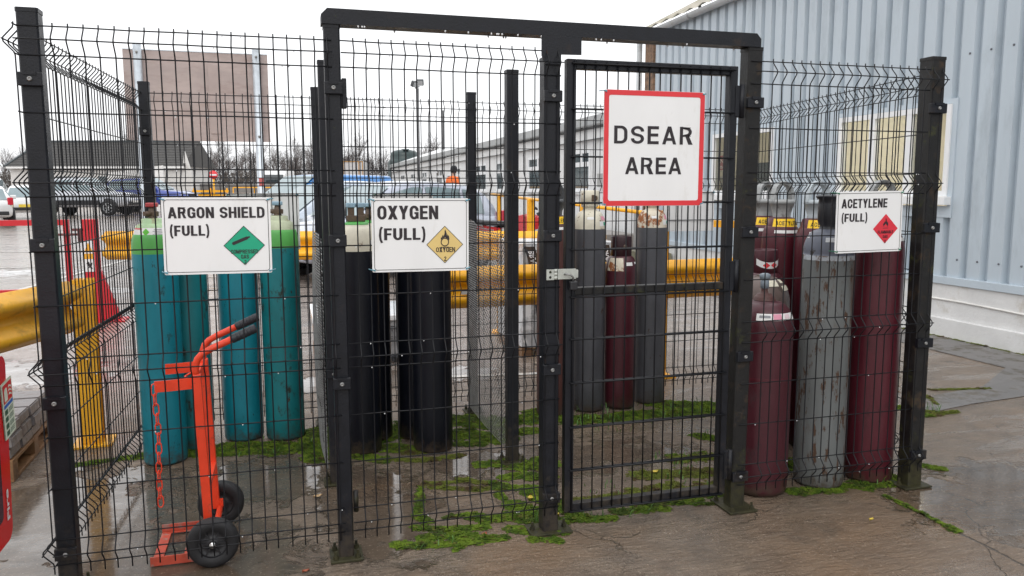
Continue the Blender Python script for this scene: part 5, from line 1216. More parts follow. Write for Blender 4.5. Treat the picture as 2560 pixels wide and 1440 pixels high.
g_.build('gutter_bracket', M('grey gutter joint', (.36, .37, .38), .5), shed)
ROOF = M('lichened cement sheet', (.40, .37, .31), .85, var=.2, vs_=3, dirt=(.25, .24, .15), dlo=.5, dhi=.65, dscale=4, bump=.3)
rf = MB(); vs = []; ny = 90
for k in range(ny + 1):
    y = 11.05 - 19 * k / ny; dz = .022 * math.cos(k * math.pi)
    for x, z in ((SX - .13, 4.50), (SX + 4.5, 6.9)): vs.append((x, y, z + dz))
rf.add(vs, [(2 * k, 2 * k + 2, 2 * k + 3, 2 * k + 1) for k in range(ny)]); rf.build('roof', ROOF, shed, fix=False)
mb = MB(); mb.box((SX + .1, 10.42, .0), (SX + 6, 10.46, 4.5)); mb.build('end_wall', WALLW, shed)
mb = MB(); mb.box((SX - .03, 10.46, .0), (SX + .3, 10.80, 4.42)); mb.build('brick_pier', M('brown brickwork', (.22, .135, .085), .8, var=.35, vs_=14, dirt=(.12, .08, .06), dlo=.5, dhi=.6, dscale=12, bump=.5), shed)
mb = MB(); mb.tube([(SX - .08, 10.95, .05), (SX - .08, 10.95, 4.40)], .055, 12); mb.build('downpipe', M('pale grey gutter', (.5, .52, .53)), shed)
mb = MB(); mb.tube([(SX + 1.2, 11.0, 4.9), (SX + 1.2, 11.0, 7.4)], .03, 8); mb.tube([(SX + 1.2, 11.0, 5.5), (SX + 1.6, 10.2, 5.56)], .008, 5); mb.tube([(SX + 1.2, 11.0, 5.46), (SX + 1.6, 10.2, 5.52)], .008, 5)
for k in range(6): a = k / 6; mb.tube([(SX + 1.2 + .4 * a, 11 - .8 * a, 5.50 + .06 * a), (SX + 1.2 + .4 * a, 11 - .8 * a, 5.46 + .06 * a)], .006, 5)
mb.build('aerial', M('dark aerial', (.05, .05, .055), .5), shed)
scr = MB()
for k in range(16):
    y = 3.33 - .25 * k; scr.lathe([(0, -.008), (.011, -.006), (.011, .0), (0, .0)], (SX - .001, y, .82), 6, axis='x'); scr.lathe([(0, -.008), (.011, -.006), (.011, .0), (0, .0)], (SX - .001, y + .01, 2.9), 6, axis='x')
scr.build('cladding_screw', M('dark screw cap', (.12, .13, .15), .5), shed)
t = thing('doorstep', 'mossy yellow edged concrete steps against the far end of the shed', 'steps', (6.9, 10, 0))
MB().box((6.6, 9.3, .0), (7.39, 10.4, .22), 0, .01).build('lower_step', M('mossy concrete', (.17, .16, .11), .8, var=.3, vs_=6), t); MB().box((6.95, 9.5, .22), (7.39, 10.4, .42), 0, .01).build('upper_step', M('mossy concrete', (.17, .16, .11), .8), t); MB().box((6.59, 9.28, .14), (6.60, 10.4, .215)).build('step_edge', YEL, t)

# ================================================================== OFFICE BUILDING behind
OX = 9.5
off = thing('office_building', 'long low white painted office with grey gutter, receding behind the cage', 'building', (OX + 4, 37, 0))
mb = MB(); mb.box((OX, 11.2, -.1), (OX + 8, 63.5, 3.0)); mb.build('wall', WALLW, off)
MB().box((OX - .06, 11.2, 3.0), (OX, 63.6, 3.30)).build('fascia', M('white fascia', (.74, .74, .73), .5, var=.04), off)
MB().box((OX - .12, 11.2, 2.985), (OX - .06, 63.6, 3.0)).build('fascia_shadow_strip', M('painted fascia shadow', (.07, .07, .07), .6), off)  # dark strip painted in for the thin shadow below the fascia
g_ = MB(); pts = [(OX - .14 + .07 * math.cos(math.pi + math.pi * i / 6), 3.40 + .07 * math.sin(math.pi + math.pi * i / 6)) for i in range(7)]
g_.add([(x, y, z) for y in (11.2, 63.7) for x, z in pts], [(i, i + 1, 8 + i, 7 + i) for i in range(6)], 0, True); g_.build('gutter', M('mid grey gutter', (.30, .31, .31), .5), off)
g_ = MB()
for k in range(52): y = 12 + k; g_.box((OX - .22, y, 3.32), (OX - .06, y + .03, 3.36))
g_.box((OX - .20, 11.2, 3.315), (OX - .06, 63.6, 3.325)); g_.build('gutter_bracket', M('black bracket and gutter shadow', (.03, .03, .03), .5), off)  # the long thin box paints the black shadow line beneath the gutter
MB().box((OX - .13, 11.2, 3.41), (OX + .1, 63.7, 3.66)).build('roof_edge', M('cement roof edge', (.40, .41, .41), .8, var=.15, vs_=2, dirt=(.25, .26, .22), dlo=.55, dhi=.7, dscale=2), off)
mb = MB(); mb.add([(OX + .0, 11.2, 3.64), (OX + .0, 63.7, 3.64), (OX + 4, 61, 5.0), (OX + 4, 11.2, 5.3), (OX + 8, 63.7, 3.64), (OX + 8, 11.2, 3.64)], [(0, 1, 2, 3), (3, 2, 4, 5)]); mb.build('roof', M('pale sheet roof', (.66, .67, .67), .6, var=.06), off, fix=False)
OG = M('dark office window', (.05, .075, .085), .05, var=.3, vs_=.8, spec=.9)
def owin(y0, y1, z0, z1, door=False):
    f = MB(); x0, x1 = OX - .04, OX + .01; t_ = .09
    f.box((x0, y0, z0), (x1, y0 + t_, z1)); f.box((x0, y1 - t_, z0), (x1, y1, z1)); f.box((x0, y0 + t_, z1 - t_), (x1, y1 - t_, z1)); f.box((x0, y0 + t_, z0), (x1, y1 - t_, z0 + t_))
    zt = z0 + (z1 - z0) * .66
    f.box((x0 + .002, y0 + t_, zt - .07), (x1, y1 - t_, zt + .07))
    if y1 - y0 > 1.2: f.box((x0 + .003, (y0 + y1) / 2 - .06, zt + .07), (x1, (y0 + y1) / 2 + .06, z1 - t_))
    w = f.build('door' if door else 'window', UPVC, off)
    MB().box((OX - .012, y0 + t_, z0 + t_), (OX - .006, y1 - t_, z1 - t_)).build('pane', OG, w)
    if not door: MB().box((OX - .12, y0 - .08, z0 - .09), (OX, y1 + .08, z0 - .002)).build('sill', UPVC, w)
for a, b in ((18.75, 20.15), (22.6, 24.9), (28.4, 29.5), (31.2, 33.35), (36.6, 37.4), (41.4, 43.3), (46.5, 48.2), (51, 53), (56, 58)): owin(a, b, 1.50, 2.72)
for a, b in ((26.3, 27.2), (34.6, 35.5), (39.0, 40.0), (45, 45.9), (49.6, 50.5)): owin(a, b, .25, 2.4, True)
MB().box((OX - .14, 17.3, 1.62), (OX, 17.9, 2.0)).build('meter_box', M('grey meter box', (.33, .33, .32), .5), off)
mb = MB(); mb.box((OX - .22, 26.9, 2.62), (OX, 27.1, 2.84)); mb.lathe([(0, 2.40), (.10, 2.42), (.12, 2.55), (.07, 2.64), (0, 2.64)], (OX - .16, 27.0, 0), 10); mb.build('wall_lamp', M('black lamp body', (.02, .02, .025), .5), off)
wk = MB()
for k in range(12):
    ya, yb = 15 + 4 * k, 19 + 4 * k; z = .33 + gz(7, (ya + yb) / 2); wk.box((5.75, ya, -.1), (OX - .1, yb, z - .002 * (k % 2)))
tag(wk.build('raised_pavement', M('grey pavement slabs', (.27, .25, .235), .45, var=.2, vs_=2)), kind='structure')
t = thing('tank', 'round dark green storage tank with a domed lid beyond the office roof', 'tank', (11.0, 62.4, 0))
mb = MB(); mb.lathe([(1.45, 0), (1.45, 3.85), (1.42, 4.0), (1.30, 4.15), (1.22, 4.2), (1.22, 4.52), (1.16, 4.75), (.95, 4.93), (.55, 5.02), (0, 5.02)], (11.0, 66.4, 0), 32)
mb.build('tank_shell', M('dark green plastic', (.028, .048, .048), .4, var=.2, vs_=2), t); k = MB(); k.box((10.75, 65.2, 4.98), (11.25, 66.6, 5.06)); k.lathe([(.2, 4.95), (.24, 5.1), (0, 5.1)], (11.0, 66.4, 0), 16); k.build('lid', M('grey green lid', (.16, .20, .21), .5), t)
t = thing('light_pole', 'slim grey pole with two floodlights on top, in front of the office', 'lamp post', (5.42, 25, 0))
mb = MB(); mb.tube([(5.42, 25, gz(5, 25)), (5.42, 25, 5.1)], .055, 12); mb.build('pole', M('grey steel pole', (.16, .16, .165), .5, .3), t)
for s_, rz in ((-1, .5), (1, -.3)):
    m4 = Matrix.Translation((5.42 + .09 * s_, 25 - .02, 5.27 + .03 * s_)) @ Matrix.Rotation(rz, 4, 'Z') @ Matrix.Rotation(.5, 4, 'X')
    f = MB(); f.box((-.13, -.07, -.10), (.13, .07, .10), 0, .015, m4); fo = f.build('floodlight', M('dark floodlight body', (.05, .055, .06), .5), t)
    MB().box((-.105, -.078, -.08), (.105, -.071, .08), 0, 0, m4).build('lamp_glass', M('pale lamp glass', (.45, .47, .48), .2), fo)
mb = MB(); mb.tube([(5.34, 25, 5.1), (5.5, 25, 5.16)], .02, 6); mb.build('bracket', M('dark floodlight body', (.05, .055, .06)), t)
t = thing('chimney_pole', 'thin grey flue pole rising behind the far office roof', 'pole', (11.6, 52, 0)); MB().tube([(11.63, 52, 3.0), (11.63, 52, 7.05)], .11, 10).build('flue', M('grey steel pole', (.16, .16, .165)), t)

# ================================================================== FAR BUILDINGS AND TRAFFIC SIGNS
TILE = M('dark roof tiles', (.062, .060, .058), .7, var=.35, vs_=8, dirt=(.10, .095, .085), dlo=.55, dhi=.66, dscale=5)
g0 = .4255
B = Matrix.Translation((-12.6, 64.0, g0)) @ Matrix.Rotation(-.2794, 4, 'Z')
t = thing('bungalow', 'low white bungalow with a dark tiled roof and hipped left end, far left', 'house', (-12.6, 64, 0))
mb = MB(); mb.box((-6.9, 0, 0), (6.3, 6, 3.0), 0, 0, B); mb.build('wall', M('white rendered wall', (.62, .61, .59), .7, var=.06), t)
mb = MB(); rows = 15
def roofpt(u, k): return u
for k in range(rows):
    a, b = k / rows, (k + 1) / rows
    x0a, x0b = -7.1 + 1.0 * a, -7.1 + 1.0 * b
    ya, yb, za, zb = -.35 + 3.4 * a, -.35 + 3.4 * b, 2.95 + 2.05 * a, 2.95 + 2.05 * b
    mb.add([B @ Vector(v) for v in ((x0a, ya, za + .05), (6.5, ya, za + .05), (6.5, yb, zb), (x0b, yb, zb), (x0a, ya, za), (6.5, ya, za))], [(0, 1, 2, 3), (4, 5, 1, 0)])
mb.add([B @ Vector(v) for v in ((-7.1, -.35, 2.95), (-6.1, 3.05, 5.0), (-7.1, 6.4, 2.95), (6.5, 6.4, 2.95), (6.5, 3.05, 5.0), (6.5, -.35, 2.95))], [(0, 1, 2), (1, 4, 3, 2), (4, 5, 3)])
mb.build('roof', TILE, t, fix=False)
mb = MB(); mb.bar(B @ Vector((-6.3, 3.05, 5.03)), B @ Vector((6.5, 3.05, 5.03)), .25, .14); mb.bar(B @ Vector((-7.1, -.35, 2.98)), B @ Vector((-6.1, 3.05, 5.03)), .2, .12); mb.build('ridge_tiles', M('ridge tiles', (.05, .06, .065), .6), t)
for x0, x1, z0, z1 in ((-3.4, -2.2, 1.1, 2.2), (-.2, 1.4, 1.1, 2.2), (3.0, 3.9, .1, 2.2)): MB().box((x0, -.03, z0), (x1, 0.0, z1), 0, 0, B).build('window', OG, t)
MB().box((-7.0, -.37, 2.80), (6.5, -.30, 2.95), 0, 0, B).build('eaves_board', M('white fascia', (.74, .74, .73)), t)
mb = MB(); mb.prism([(1.8, .0), (1.8, 2.4), (5.9, 2.95), (5.9, 0)], -2.6, -2.5, lambda u, v, d: B @ Vector((u, d, v))); mb.build('porch', M('white porch wall', (.7, .7, .69), .6), t)
mb = MB(); mb.prism([(6.3, 0), (6.3, 2.9), (6.45, 4.1), (6.9, 2.5), (7.1, 0)], .0, .2, lambda u, v, d: B @ Vector((u, d, v))); mb.build('gable_wing', M('white rendered wall', (.62, .61, .59)), t)
t = thing('give_way_sign', 'red bordered inverted triangle sign over a small arrow plate, at the far left', 'traffic sign', (-12.9, 42, 0))
X, Y = -13.35, 42.0
bp_ = lambda dx, dz: (X + dx, Y + .0 - dx * .27, dz)
MB().tube([(X, Y + .05, g0), (X, Y + .05, 3.1)], .035, 8).build('pole', GALV, t)
mb = MB(); mb.sheet([(-.42, 2.98), (.42, 2.98), (0, 2.26)], lambda u, v: bp_(u, v)); so = mb.build('sign_face', REDP, t, fix=False)
mb = MB(); mb.sheet([(-.27, 2.90), (.27, 2.90), (0, 2.43)], lambda u, v: (X + u, Y - .012 - u * .27, v)); mb.build('sign_centre', WHITE2, so, fix=False)
text_obj('lettering', 'GIVE', (-.19, 2.78, .19, 2.87), lambda u, v: (X + u, Y - .02 - u * .27, v), INK, so, .02); text_obj('lettering', 'WAY', (-.12, 2.66, .12, 2.75), lambda u, v: (X + u, Y - .02 - u * .27, v), INK, so, .02)
mb = MB(); mb.prism([(-.36, 1.72), (.36, 1.72), (.36, 2.2), (-.36, 2.2)], 0, .02, lambda u, v, d: (X + u, Y + d - u * .27, v)); po = mb.build('arrow_plate', WHITE2, t)
mb = MB(); mb.sheet([(-.3, 1.80), (-.15, 1.72 + .16), (-.15, 1.83), (.28, 1.83), (.28, 1.77), (-.15, 1.77), (-.15, 1.73)], lambda u, v: (X + u, Y - .01 - u * .27, v)); mb.build('arrow', M('sign blue', (.02, .12, .45)), po, fix=False)
text_obj('lettering', 'STOP', (-.2, 2.03, .2, 2.12), lambda u, v: (X + u, Y - .012 - u * .27, v), INK, po, .02)
t = thing('no_entry_sign', 'round red no entry sign with a white bar, on a yellow post in the distance', 'traffic sign', (-3.05, 45.15, 0))
X, Y = -3.05, 45.15
MB().tube([(X, Y + .05, g0), (X, Y + .05, 2.6)], .05, 8).build('pole', YEL, t)
mb = MB(); mb.lathe([(0, .01), (.235, .01), (.24, 0), (.235, -.015), (0, -.015)], (X, Y, 2.43), 28, axis='y'); so = mb.build('sign_face', REDP, t)
MB().box((X - .18, Y - .022, 2.385), (X + .18, Y - .017, 2.475)).build('white_bar', WHITE2, so)
t = thing('barrier_stack', 'yellow steel barriers and low rails by the no entry sign, far off', 'barriers', (-3, 46, 0))
for k in range(5): z = g0 + .20 + .22 * k; MB().bar((-4.3, 46, z), (-2.3, 45.6, z), .10, .12).build('rail', YEL, t)
for k in range(3): MB().bar((-4.2 + .9 * k, 45.95, g0), (-4.2 + .9 * k, 45.95, g0 + 1.25), .08, .08, (0, 1, 0)).build('upright', YEL, t)
MB().bar((-2.2, 48.4, g0 + .85), (4.2, 46.8, g0 + .85), .1, .22).build('rail', YEL, t); MB().bar((-2.2, 48.4, g0 + 1.3), (4.2, 46.8, g0 + 1.3), .06, .06).build('rail', YEL, t)
for k in range(6): x = -2.2 + 1.25 * k; MB().bar((x, 48.4 - .25 * (x + 2.2), g0), (x, 48.4 - .25 * (x + 2.2), g0 + 1.3), .06, .06, (0, 1, 0)).build('upright', YEL, t)
t = thing('road_bank', 'grey concrete retaining wall behind the yellow barriers', 'wall', (0, 62, 0)); MB().bar((-7.5, 66, g0 + .8), (20, 58, g0 + .8), .3, 1.7).build('wall_face', M('dull grey concrete', (.21, .20, .19), .8, var=.2, vs_=1), t)
t = thing('container', 'pale storage container with rust coloured edges, beyond the cars', 'container', (6.2, 60, 0))
Bc = Matrix.Translation((6.0, 59.5, g0)) @ Matrix.Rotation(-.28, 4, 'Z')
c = MB(); c.box((-.75, 0, 1.55), (.75, 2.5, 3.3), 0, .02, Bc); co = c.build('container_box', M('pale container paint', (.50, .49, .49), .5, var=.08), t)
c = MB()
for x in (-.78, .42, .72): c.box((x, -.04, 1.5), (x + .06, .0, 3.32), 0, 0, Bc)
c.box((-.78, -.04, 3.28), (.78, 0, 3.34), 0, 0, Bc); c.box((-.6, .2, 0), (-.5, .3, 1.55), 0, 0, Bc); c.box((.5, .2, 0), (.6, .3, 1.55), 0, 0, Bc); c.build('edge_frame', M('rusty orange edging', (.42, .22, .06), .6), co)

# ================================================================== TREES
BARK = M('bare winter bark', (.115, .098, .092), .9, var=.3, vs_=3); TWIG = M('bare winter twigs', (.150, .128, .122), .9, var=.3, vs_=2)
def tree_meshes(seed, H):
    r_ = random.Random(seed); tr, tw = MB(), MB()
    def grow(p, d, L, rad, lev):
        n = 3; pts = [p]; q = p
        for i in range(n):
            d = (d + Vector((r_.uniform(-.16, .16), r_.uniform(-.16, .16), r_.uniform(-.03, .14)))).normalized(); q = q + d * (L / n); pts.append(q)
        (tr if lev < 3 else tw).tube(pts, [rad * (1 - .5 * i / n) for i in range(n + 1)], 5 if lev < 2 else 3, caps=False)
        if lev >= 5: return
        kids = {0: 6, 1: 5, 2: 5, 3: 4, 4: 4}[lev]
        for k in range(kids):
            t_ = r_.uniform(.35, 1.0) if k else 1.0; i = min(n - 1, int(t_ * n)); b = pts[i].lerp(pts[i + 1], t_ * n - i)
            a = r_.uniform(0, 6.28); sp = r_.uniform(.35, .85) if k else .15
            perp = d.cross(Vector((math.cos(a), math.sin(a), .2))).normalized()
            grow(b, (d + perp * sp).normalized(), L * r_.uniform(.52, .78), max(rad * .5, .0075), lev + 1)
    grow(Vector((0, 0, 0)), Vector((0, 0, 1)), H * .36, H * .018, 0)
    return tr, tw
protos = []
for s in range(4):
    tr, tw = tree_meshes(100 + s, 9.0)
    protos.append((tr, tw))
TREES = [(-33, 117, 8.5), (-37, 122, 8), (-29.5, 124, 7), (-17.0, 112, 9.6), (-14.2, 119, 8.2), (-11.6, 112, 9.3), (-9.4, 121, 8.4), (-7.2, 112, 9.0), (-4.8, 119, 8.6), (-2.5, 111, 8.2), (-.4, 118, 8.9), (1.6, 110, 8.5), (3.4, 117, 8.3), (5.2, 109, 8.9), (7.5, 116, 9.4), (9.2, 108, 9.2), (11.3, 113, 8.8), (13.2, 106, 7.4), (15.3, 112, 7.2), (18.5, 104, 9.0), (22, 108, 9.4)]
made = {}
KINDS_ = ('twiggy spreading', 'upright forked', 'round crowned', 'slender leaning')
for i, (x, y, h) in enumerate(TREES):
    k = i % 4
    lab = '%s bare winter tree in the row along the horizon' % KINDS_[k]
    s = h / 9.0
    if k not in made:
        t = bpy.data.objects.new('bare_tree', None); COL.objects.link(t); tag(t, lab, 'tree', 'bare trees along the horizon')
        protos[k][0].build('trunk', BARK, t, fix=False); protos[k][1].build('crown', TWIG, t, fix=False); made[k] = t
    else: t = dup(made[k])
    t.location = (x, y, g0 - .2); t.rotation_euler = (0, 0, i * 1.7); t.scale = (s * 1.05, s * 1.05, s)
hg = MB(); r_ = random.Random(5)
for _ in range(26000):
    u = r_.uniform(-48, 30); dep_ = r_.uniform(-2.5, 3.5)
    hmax = 3.0 + 1.0 * mn.noise(Vector((u * .35, dep_ * .2, 0))) + .6 * mn.noise(Vector((u * 1.3, 2 + dep_, 0))); hmax = max(hmax, 1.5)
    z = hmax * r_.random() ** .9; x, y = u, 104 - .28 * (u - 5) + dep_
    a = r_.uniform(-.6, .6); l = r_.uniform(.3, .9); w = r_.uniform(.015, .06); o = r_.uniform(0, 3.14); cx, cy = math.cos(o) * w, math.sin(o) * w; ox = math.sin(a) * l
    hg.add([(x - cx, y - cy, g0 + z), (x + cx, y + cy, g0 + z), (x + cx * .5 + ox, y + cy * .5 + ox * .4, g0 + z + l), (x - cx * .5 + ox, y - cy * .5 + ox * .4, g0 + z + l)], [(0, 1, 2, 3)], 0)
tag(hg.build('hedgerow', M('leafless hedge', (.105, .092, .082), .9, var=.35, vs_=1.2), fix=False), 'dense leafless hedgerow along the far edge of the yard', 'hedge', kind='stuff')
# ================================================================== VEHICLES
CGLASS = M('tinted car glass', (.20, .27, .29), .04, var=.15, vs_=2, spec=1.0); CGLASSD = M('dark car glass', (.035, .045, .05), .04, spec=1.0)
PLASTIC = M('black car plastic', (.018, .018, .02), .55); TYRE = M('car tyre', (.016, .016, .017), .75); ALLOY = M('alloy rim', (.45, .46, .47), .3, .8)
LAMP = M('clear headlamp', (.62, .66, .68), .08, var=.35, vs_=18, spec=1.0, coat=1); TAIL = M('red tail lamp', (.50, .012, .03), .12, coat=.6)
PLATEY = M('yellow number plate', (.75, .55, .06), .4); PLATEW = M('white number plate', (.75, .75, .72), .4)
def carpaint(n, c, metal=.35): return M(n, c, .24, metal, var=.04, vs_=3, coat=1.0)
SILVER = carpaint('silver car paint', (.40, .43, .51)); SILVER2 = carpaint('pale silver blue car paint', (.46, .52, .60)); VBLUE = carpaint('bright blue van paint', (.015, .19, .52), .1); DBLUE = carpaint('dark blue car paint', (.02, .07, .28), .2); WHITEC = carpaint('white car paint', (.74, .75, .75), 0.)
GROUPC = 'vehicles parked in the yard'
def car(name, label, cat, loc, rz, paint, sp, glass=CGLASS, plate='', clad_=None, rear_plate=PLATEY):
    """sp: L, W, H, hood/belt stations 'low' [(x, zlow, zbelt, hw)], glasshouse 'top' [(x, zroof, hw_roof)], side windows [(x0, x1)], wheels [xf, xr], r"""
    t = bpy.data.objects.new(name, None); COL.objects.link(t); t.location = (loc[0], loc[1], gz(loc[0], loc[1])); t.rotation_euler = (0, 0, rz); tag(t, label, cat, GROUPC)
    W = sp['W'] / 2; low = sp['low']; top = sp['top']
    def lerp_tab(tab, x, c):
        if x <= tab[0][0]: return tab[0][c]
        for a, b in zip(tab, tab[1:]):
            if x <= b[0]: k = (x - a[0]) / (b[0] - a[0]); return a[c] + (b[c] - a[c]) * k
        return tab[-1][c]
    mb = MB(); vs = []; N = 13
    def section(x):
        zl, zb, hw = (lerp_tab(low, x, c) for c in (1, 2, 3)); hw *= W; h = zb - zl
        half = [(0, zl), (hw * .86, zl), (hw * .97, zl + h * .10), (hw, zl + h * .35), (hw * .995, zl + h * .70), (hw * .965, zb - .02), (hw * .88, zb + .012), (0, zb + .035)]
        return half
    xs = sorted(set([p[0] for p in low] + [low[0][0] + (low[-1][0] - low[0][0]) * k / 26 for k in range(27)]))
    P = None
    for x in xs:
        h = section(x); full = [(y, z) for y, z in h] + [(-y, z) for y, z in h[-2:0:-1]]; P = len(full)
        vs += [(x, y, z) for y, z in full]
    fs = [(i * P + k, i * P + (k + 1) % P, (i + 1) * P + (k + 1) % P, (i + 1) * P + k) for i in range(len(xs) - 1) for k in range(P)]
    fs += [tuple(range(P))[::-1], tuple((len(xs) - 1) * P + k for k in range(P))]
    mb.add(vs, fs, 0, True)
    def tsec(x):
        zr, hr = lerp_tab(top, x, 1), lerp_tab(top, x, 2) * W; zb, hb = lerp_tab(low, x, 2), lerp_tab(low, x, 3) * W * .95
        k = max(0, min(1, (zr - zb) / .35)); hr = hb + (hr - hb) * k
        return zb, hb, zr, hr, k
    xt = sorted(set([p[0] for p in top] + [top[0][0] + (top[-1][0] - top[0][0]) * k / 22 for k in range(23)])); vs = []
    for x in xt:
        zb, hb, zr, hr, k = tsec(x)
        half = [(hb, zb - .03), (hr + .012 * k, zr - .075 * k), (hr * .95, zr - .025 * k), (hr * .78, zr), (0, zr + .02 * k)]
        vs += [(x, y, z) for y, z in half] + [(x, -y, z) for y, z in half[-2::-1]]
    P = 9; fs = [(i * P + k, i * P + k + 1, (i + 1) * P + k + 1, (i + 1) * P + k) for i in range(len(xt) - 1) for k in range(P - 1)]
    fs += [tuple(range(P)), tuple((len(xt) - 1) * P + k for k in range(P))]
    mb.add(vs, fs, 0, True); bo = mb.build('body', paint, t)
    # side windows follow the tumblehome
    for s_ in (1, -1):
        for x0, x1 in sp['win']:
            g_ = MB(); v = []; n = 8
            for k in range(n + 1):
                x = x0 + (x1 - x0) * k / n; zb, hb, zr, hr, kk = tsec(x); za, zc = zb + .03, zr - .095
                if zc < za + .01: zc = za + .01
                f = lambda z: hb + (hr + .012 - hb) * (z - zb + .03) / max(.01, (zr - .075 - zb + .03)) + .010
                v += [(x, s_ * f(za), za), (x, s_ * f(zc), zc)]
            g_.add(v, [(2 * k, 2 * k + 2, 2 * k + 3, 2 * k + 1) for k in range(n)], 0, True); g_.build('window', glass, t, fix=False)
    for nm, (xa, xb) in (('windscreen', sp['ws']), ('rear_window', sp['rw'])):
        if xa is None: continue
        g_ = MB(); v = []
        for x in (xa, xb):
            zb, hb, zr, hr, kk = tsec(x)
            for f in (-.9, -.45, 0, .45, .9): v.append((x + (.012 if nm == 'windscreen' else -.012), hr * f, zr + (.012 + .02 * kk) * (1 - f * f * .9) + .010))
        g_.add(v, [(k, k + 1, 6 + k, 5 + k) for k in range(4)], 0, True); g_.build(nm, glass, t, fix=False)
    xf, xr = sp['wh']; r = sp['r']; wy = W - .10
    for x in (xf, xr):
        for s_ in (1, -1):
            a = MB(); a.lathe([(0, 0), (r + .07, 0), (r + .075, -.02), (r + .02, -.03), (0, -.03)], (x, s_ * (W * lerp_tab(low, x, 3) + .004), r + .02), 24, axis='y'); 
            a.v = [(vx, s_ * (W * lerp_tab(low, x, 3) + .004) + (vy - s_ * (W * lerp_tab(low, x, 3) + .004)) * s_, vz) for vx, vy, vz in a.v]
            a.v = [(vx, vy, max(vz, lerp_tab(low, x, 1) + .0)) for vx, vy, vz in a.v]; a.build('wheel_arch', PLASTIC, t)
            w = MB(); w.lathe([(r * .6, -.09), (r * .9, -.11), (r, -.08), (r, .08), (r * .9, .11), (r * .62, .10), (r * .6, .07)], (x, s_ * (wy + .03), r), 28, axis='y'); wo = w.build('wheel', TYRE, t)
            rm = MB(); yy = s_ * (wy + .03)
            rm.lathe([(0, .075 * s_), (r * .12, .085 * s_), (r * .16, .07 * s_), (r * .16, .02 * s_), (0, .02 * s_)], (x, yy, r), 16, axis='y'); rm.lathe([(r * .56, .03 * s_), (r * .56, .09 * s_), (r * .63, .098 * s_), (r * .63, .03 * s_)], (x, yy, r), 28, axis='y')
            for k in range(6): an = k * 1.047; rm.bar((x + r * .1 * math.cos(an), yy + .07 * s_, r + r * .1 * math.sin(an)), (x + r * .58 * math.cos(an), yy + .085 * s_, r + r * .58 * math.sin(an)), r * .16, .02, (0, 1, 0))
            rm.build('rim', ALLOY, wo); MB().lathe([(0, .02 * s_), (r * .57, .02 * s_)], (x, yy, r), 20, axis='y').build('brake_disc', PLASTIC, wo)
    x1, x0 = low[-1][0], low[0][0]
    zf, hz = sp['lamp']
    for s_ in (1, -1):
        l = MB(); l.prism([(0, -.5), (.5, -.5), (1, .35), (.3, .5), (-.1, .2)], .0, .03, lambda u, v, d: (x1 - .10 - .16 * u - .0 + d * .4 + .02, s_ * (W * (.56 + .36 * u) + .0), zf + hz * v)); l.build('headlight', LAMP, t)
        l = MB(); zt = sp['tail']; l.box((x0 - .012, s_ * W * .88 - .10, zt - .14), (x0 + .09, s_ * W * .88 + .09, zt + .14), 0, .03); l.build('tail_light', TAIL, t)
        m_ = MB(); zb = lerp_tab(low, sp['mir'], 2); m_.box((sp['mir'] - .06, s_ * W * .95 + (-.02 if s_ > 0 else -.19), zb + .02), (sp['mir'] + .06, s_ * W * .95 + (.19 if s_ > 0 else .02), zb + .17), 0, .04); m_.build('door_mirror', sp.get('mmat', paint), t)
        hd = MB(); 
        for x in sp.get('hnd', ()): hd.box((x - .09, s_ * W * .995 - .012, lerp_tab(low, x, 2) - .14), (x + .09, s_ * W * .995 + .018, lerp_tab(low, x, 2) - .11), 0, .005)
        if hd.v: hd.build('door_handle', paint, t)
    zl = low[0][1]; b = MB(); b.box((x1 - .12, -W * .80, zl - .02), (x1 + .015, W * .80, zl + .16), 0, .03); b.build('front_bumper', clad_ or PLASTIC, t); b = MB(); b.box((x0 - .015, -W * .82, zl - .02), (x0 + .12, W * .82, zl + .12), 0, .03); b.build('rear_bumper', clad_ or PLASTIC, t)
    g_ = MB(); g_.box((x1 - .09, -W * .42, zf - .06), (x1 + .012, W * .42, zf + .05), 0, .02); g_.build('grille', PLASTIC, t)
    q = MB(); q.box((x1 + .012, -.26, zl + .10), (x1 + .022, .26, zl + .21)); q.build('number_plate', PLATEW, t); q = MB(); q.box((x0 - .024, -.26, sp['tail'] - .36), (x0 - .010, .26, sp['tail'] - .24)); q.build('number_plate', rear_plate, t)
    # shut lines
    sl = MB()
    for x in sp.get('doors', ()):
        for s_ in (1, -1):
            zb = lerp_tab(low, x, 2); sl.box((x - .005, s_ * W * 1.0 - .006, zl + .08), (x + .005, s_ * W * 1.0 + .003, zb - .03))
    if sp.get('doors'): sl.build('door_gap', PLASTIC, t)
    if sp.get('wip'):
        wi = MB(); xa = sp['ws'][1]; zb, hb, zr, hr, kk = tsec(xa)
        for y0, y1 in ((.55, -.05), (-.05, -.6)): zb2, _, zr2, hr2, _ = tsec(xa - .35); wi.tube([(xa + .03, y0 * W, zr + .035), (xa - .32, y1 * W, zr2 + .045)], .012, 5)
        wi.build('wiper', PLASTIC, t)
    if sp.get('rails'):
        for s_ in (1, -1): MB().tube([(x, s_ * (lerp_tab(top, x, 2) * W * .9), lerp_tab(top, x, 1) + .05) for x in sp['rails']], .02, 6).build('roof_rail', PLASTIC, t)
    if clad_:
        c = MB()
        for s_ in (1, -1): c.box((xr + r, s_ * W - .03, zl), (xf - r, s_ * W + .02, zl + .22), 0, .02)
        c.build('sill_cladding', clad_, t)
    return t
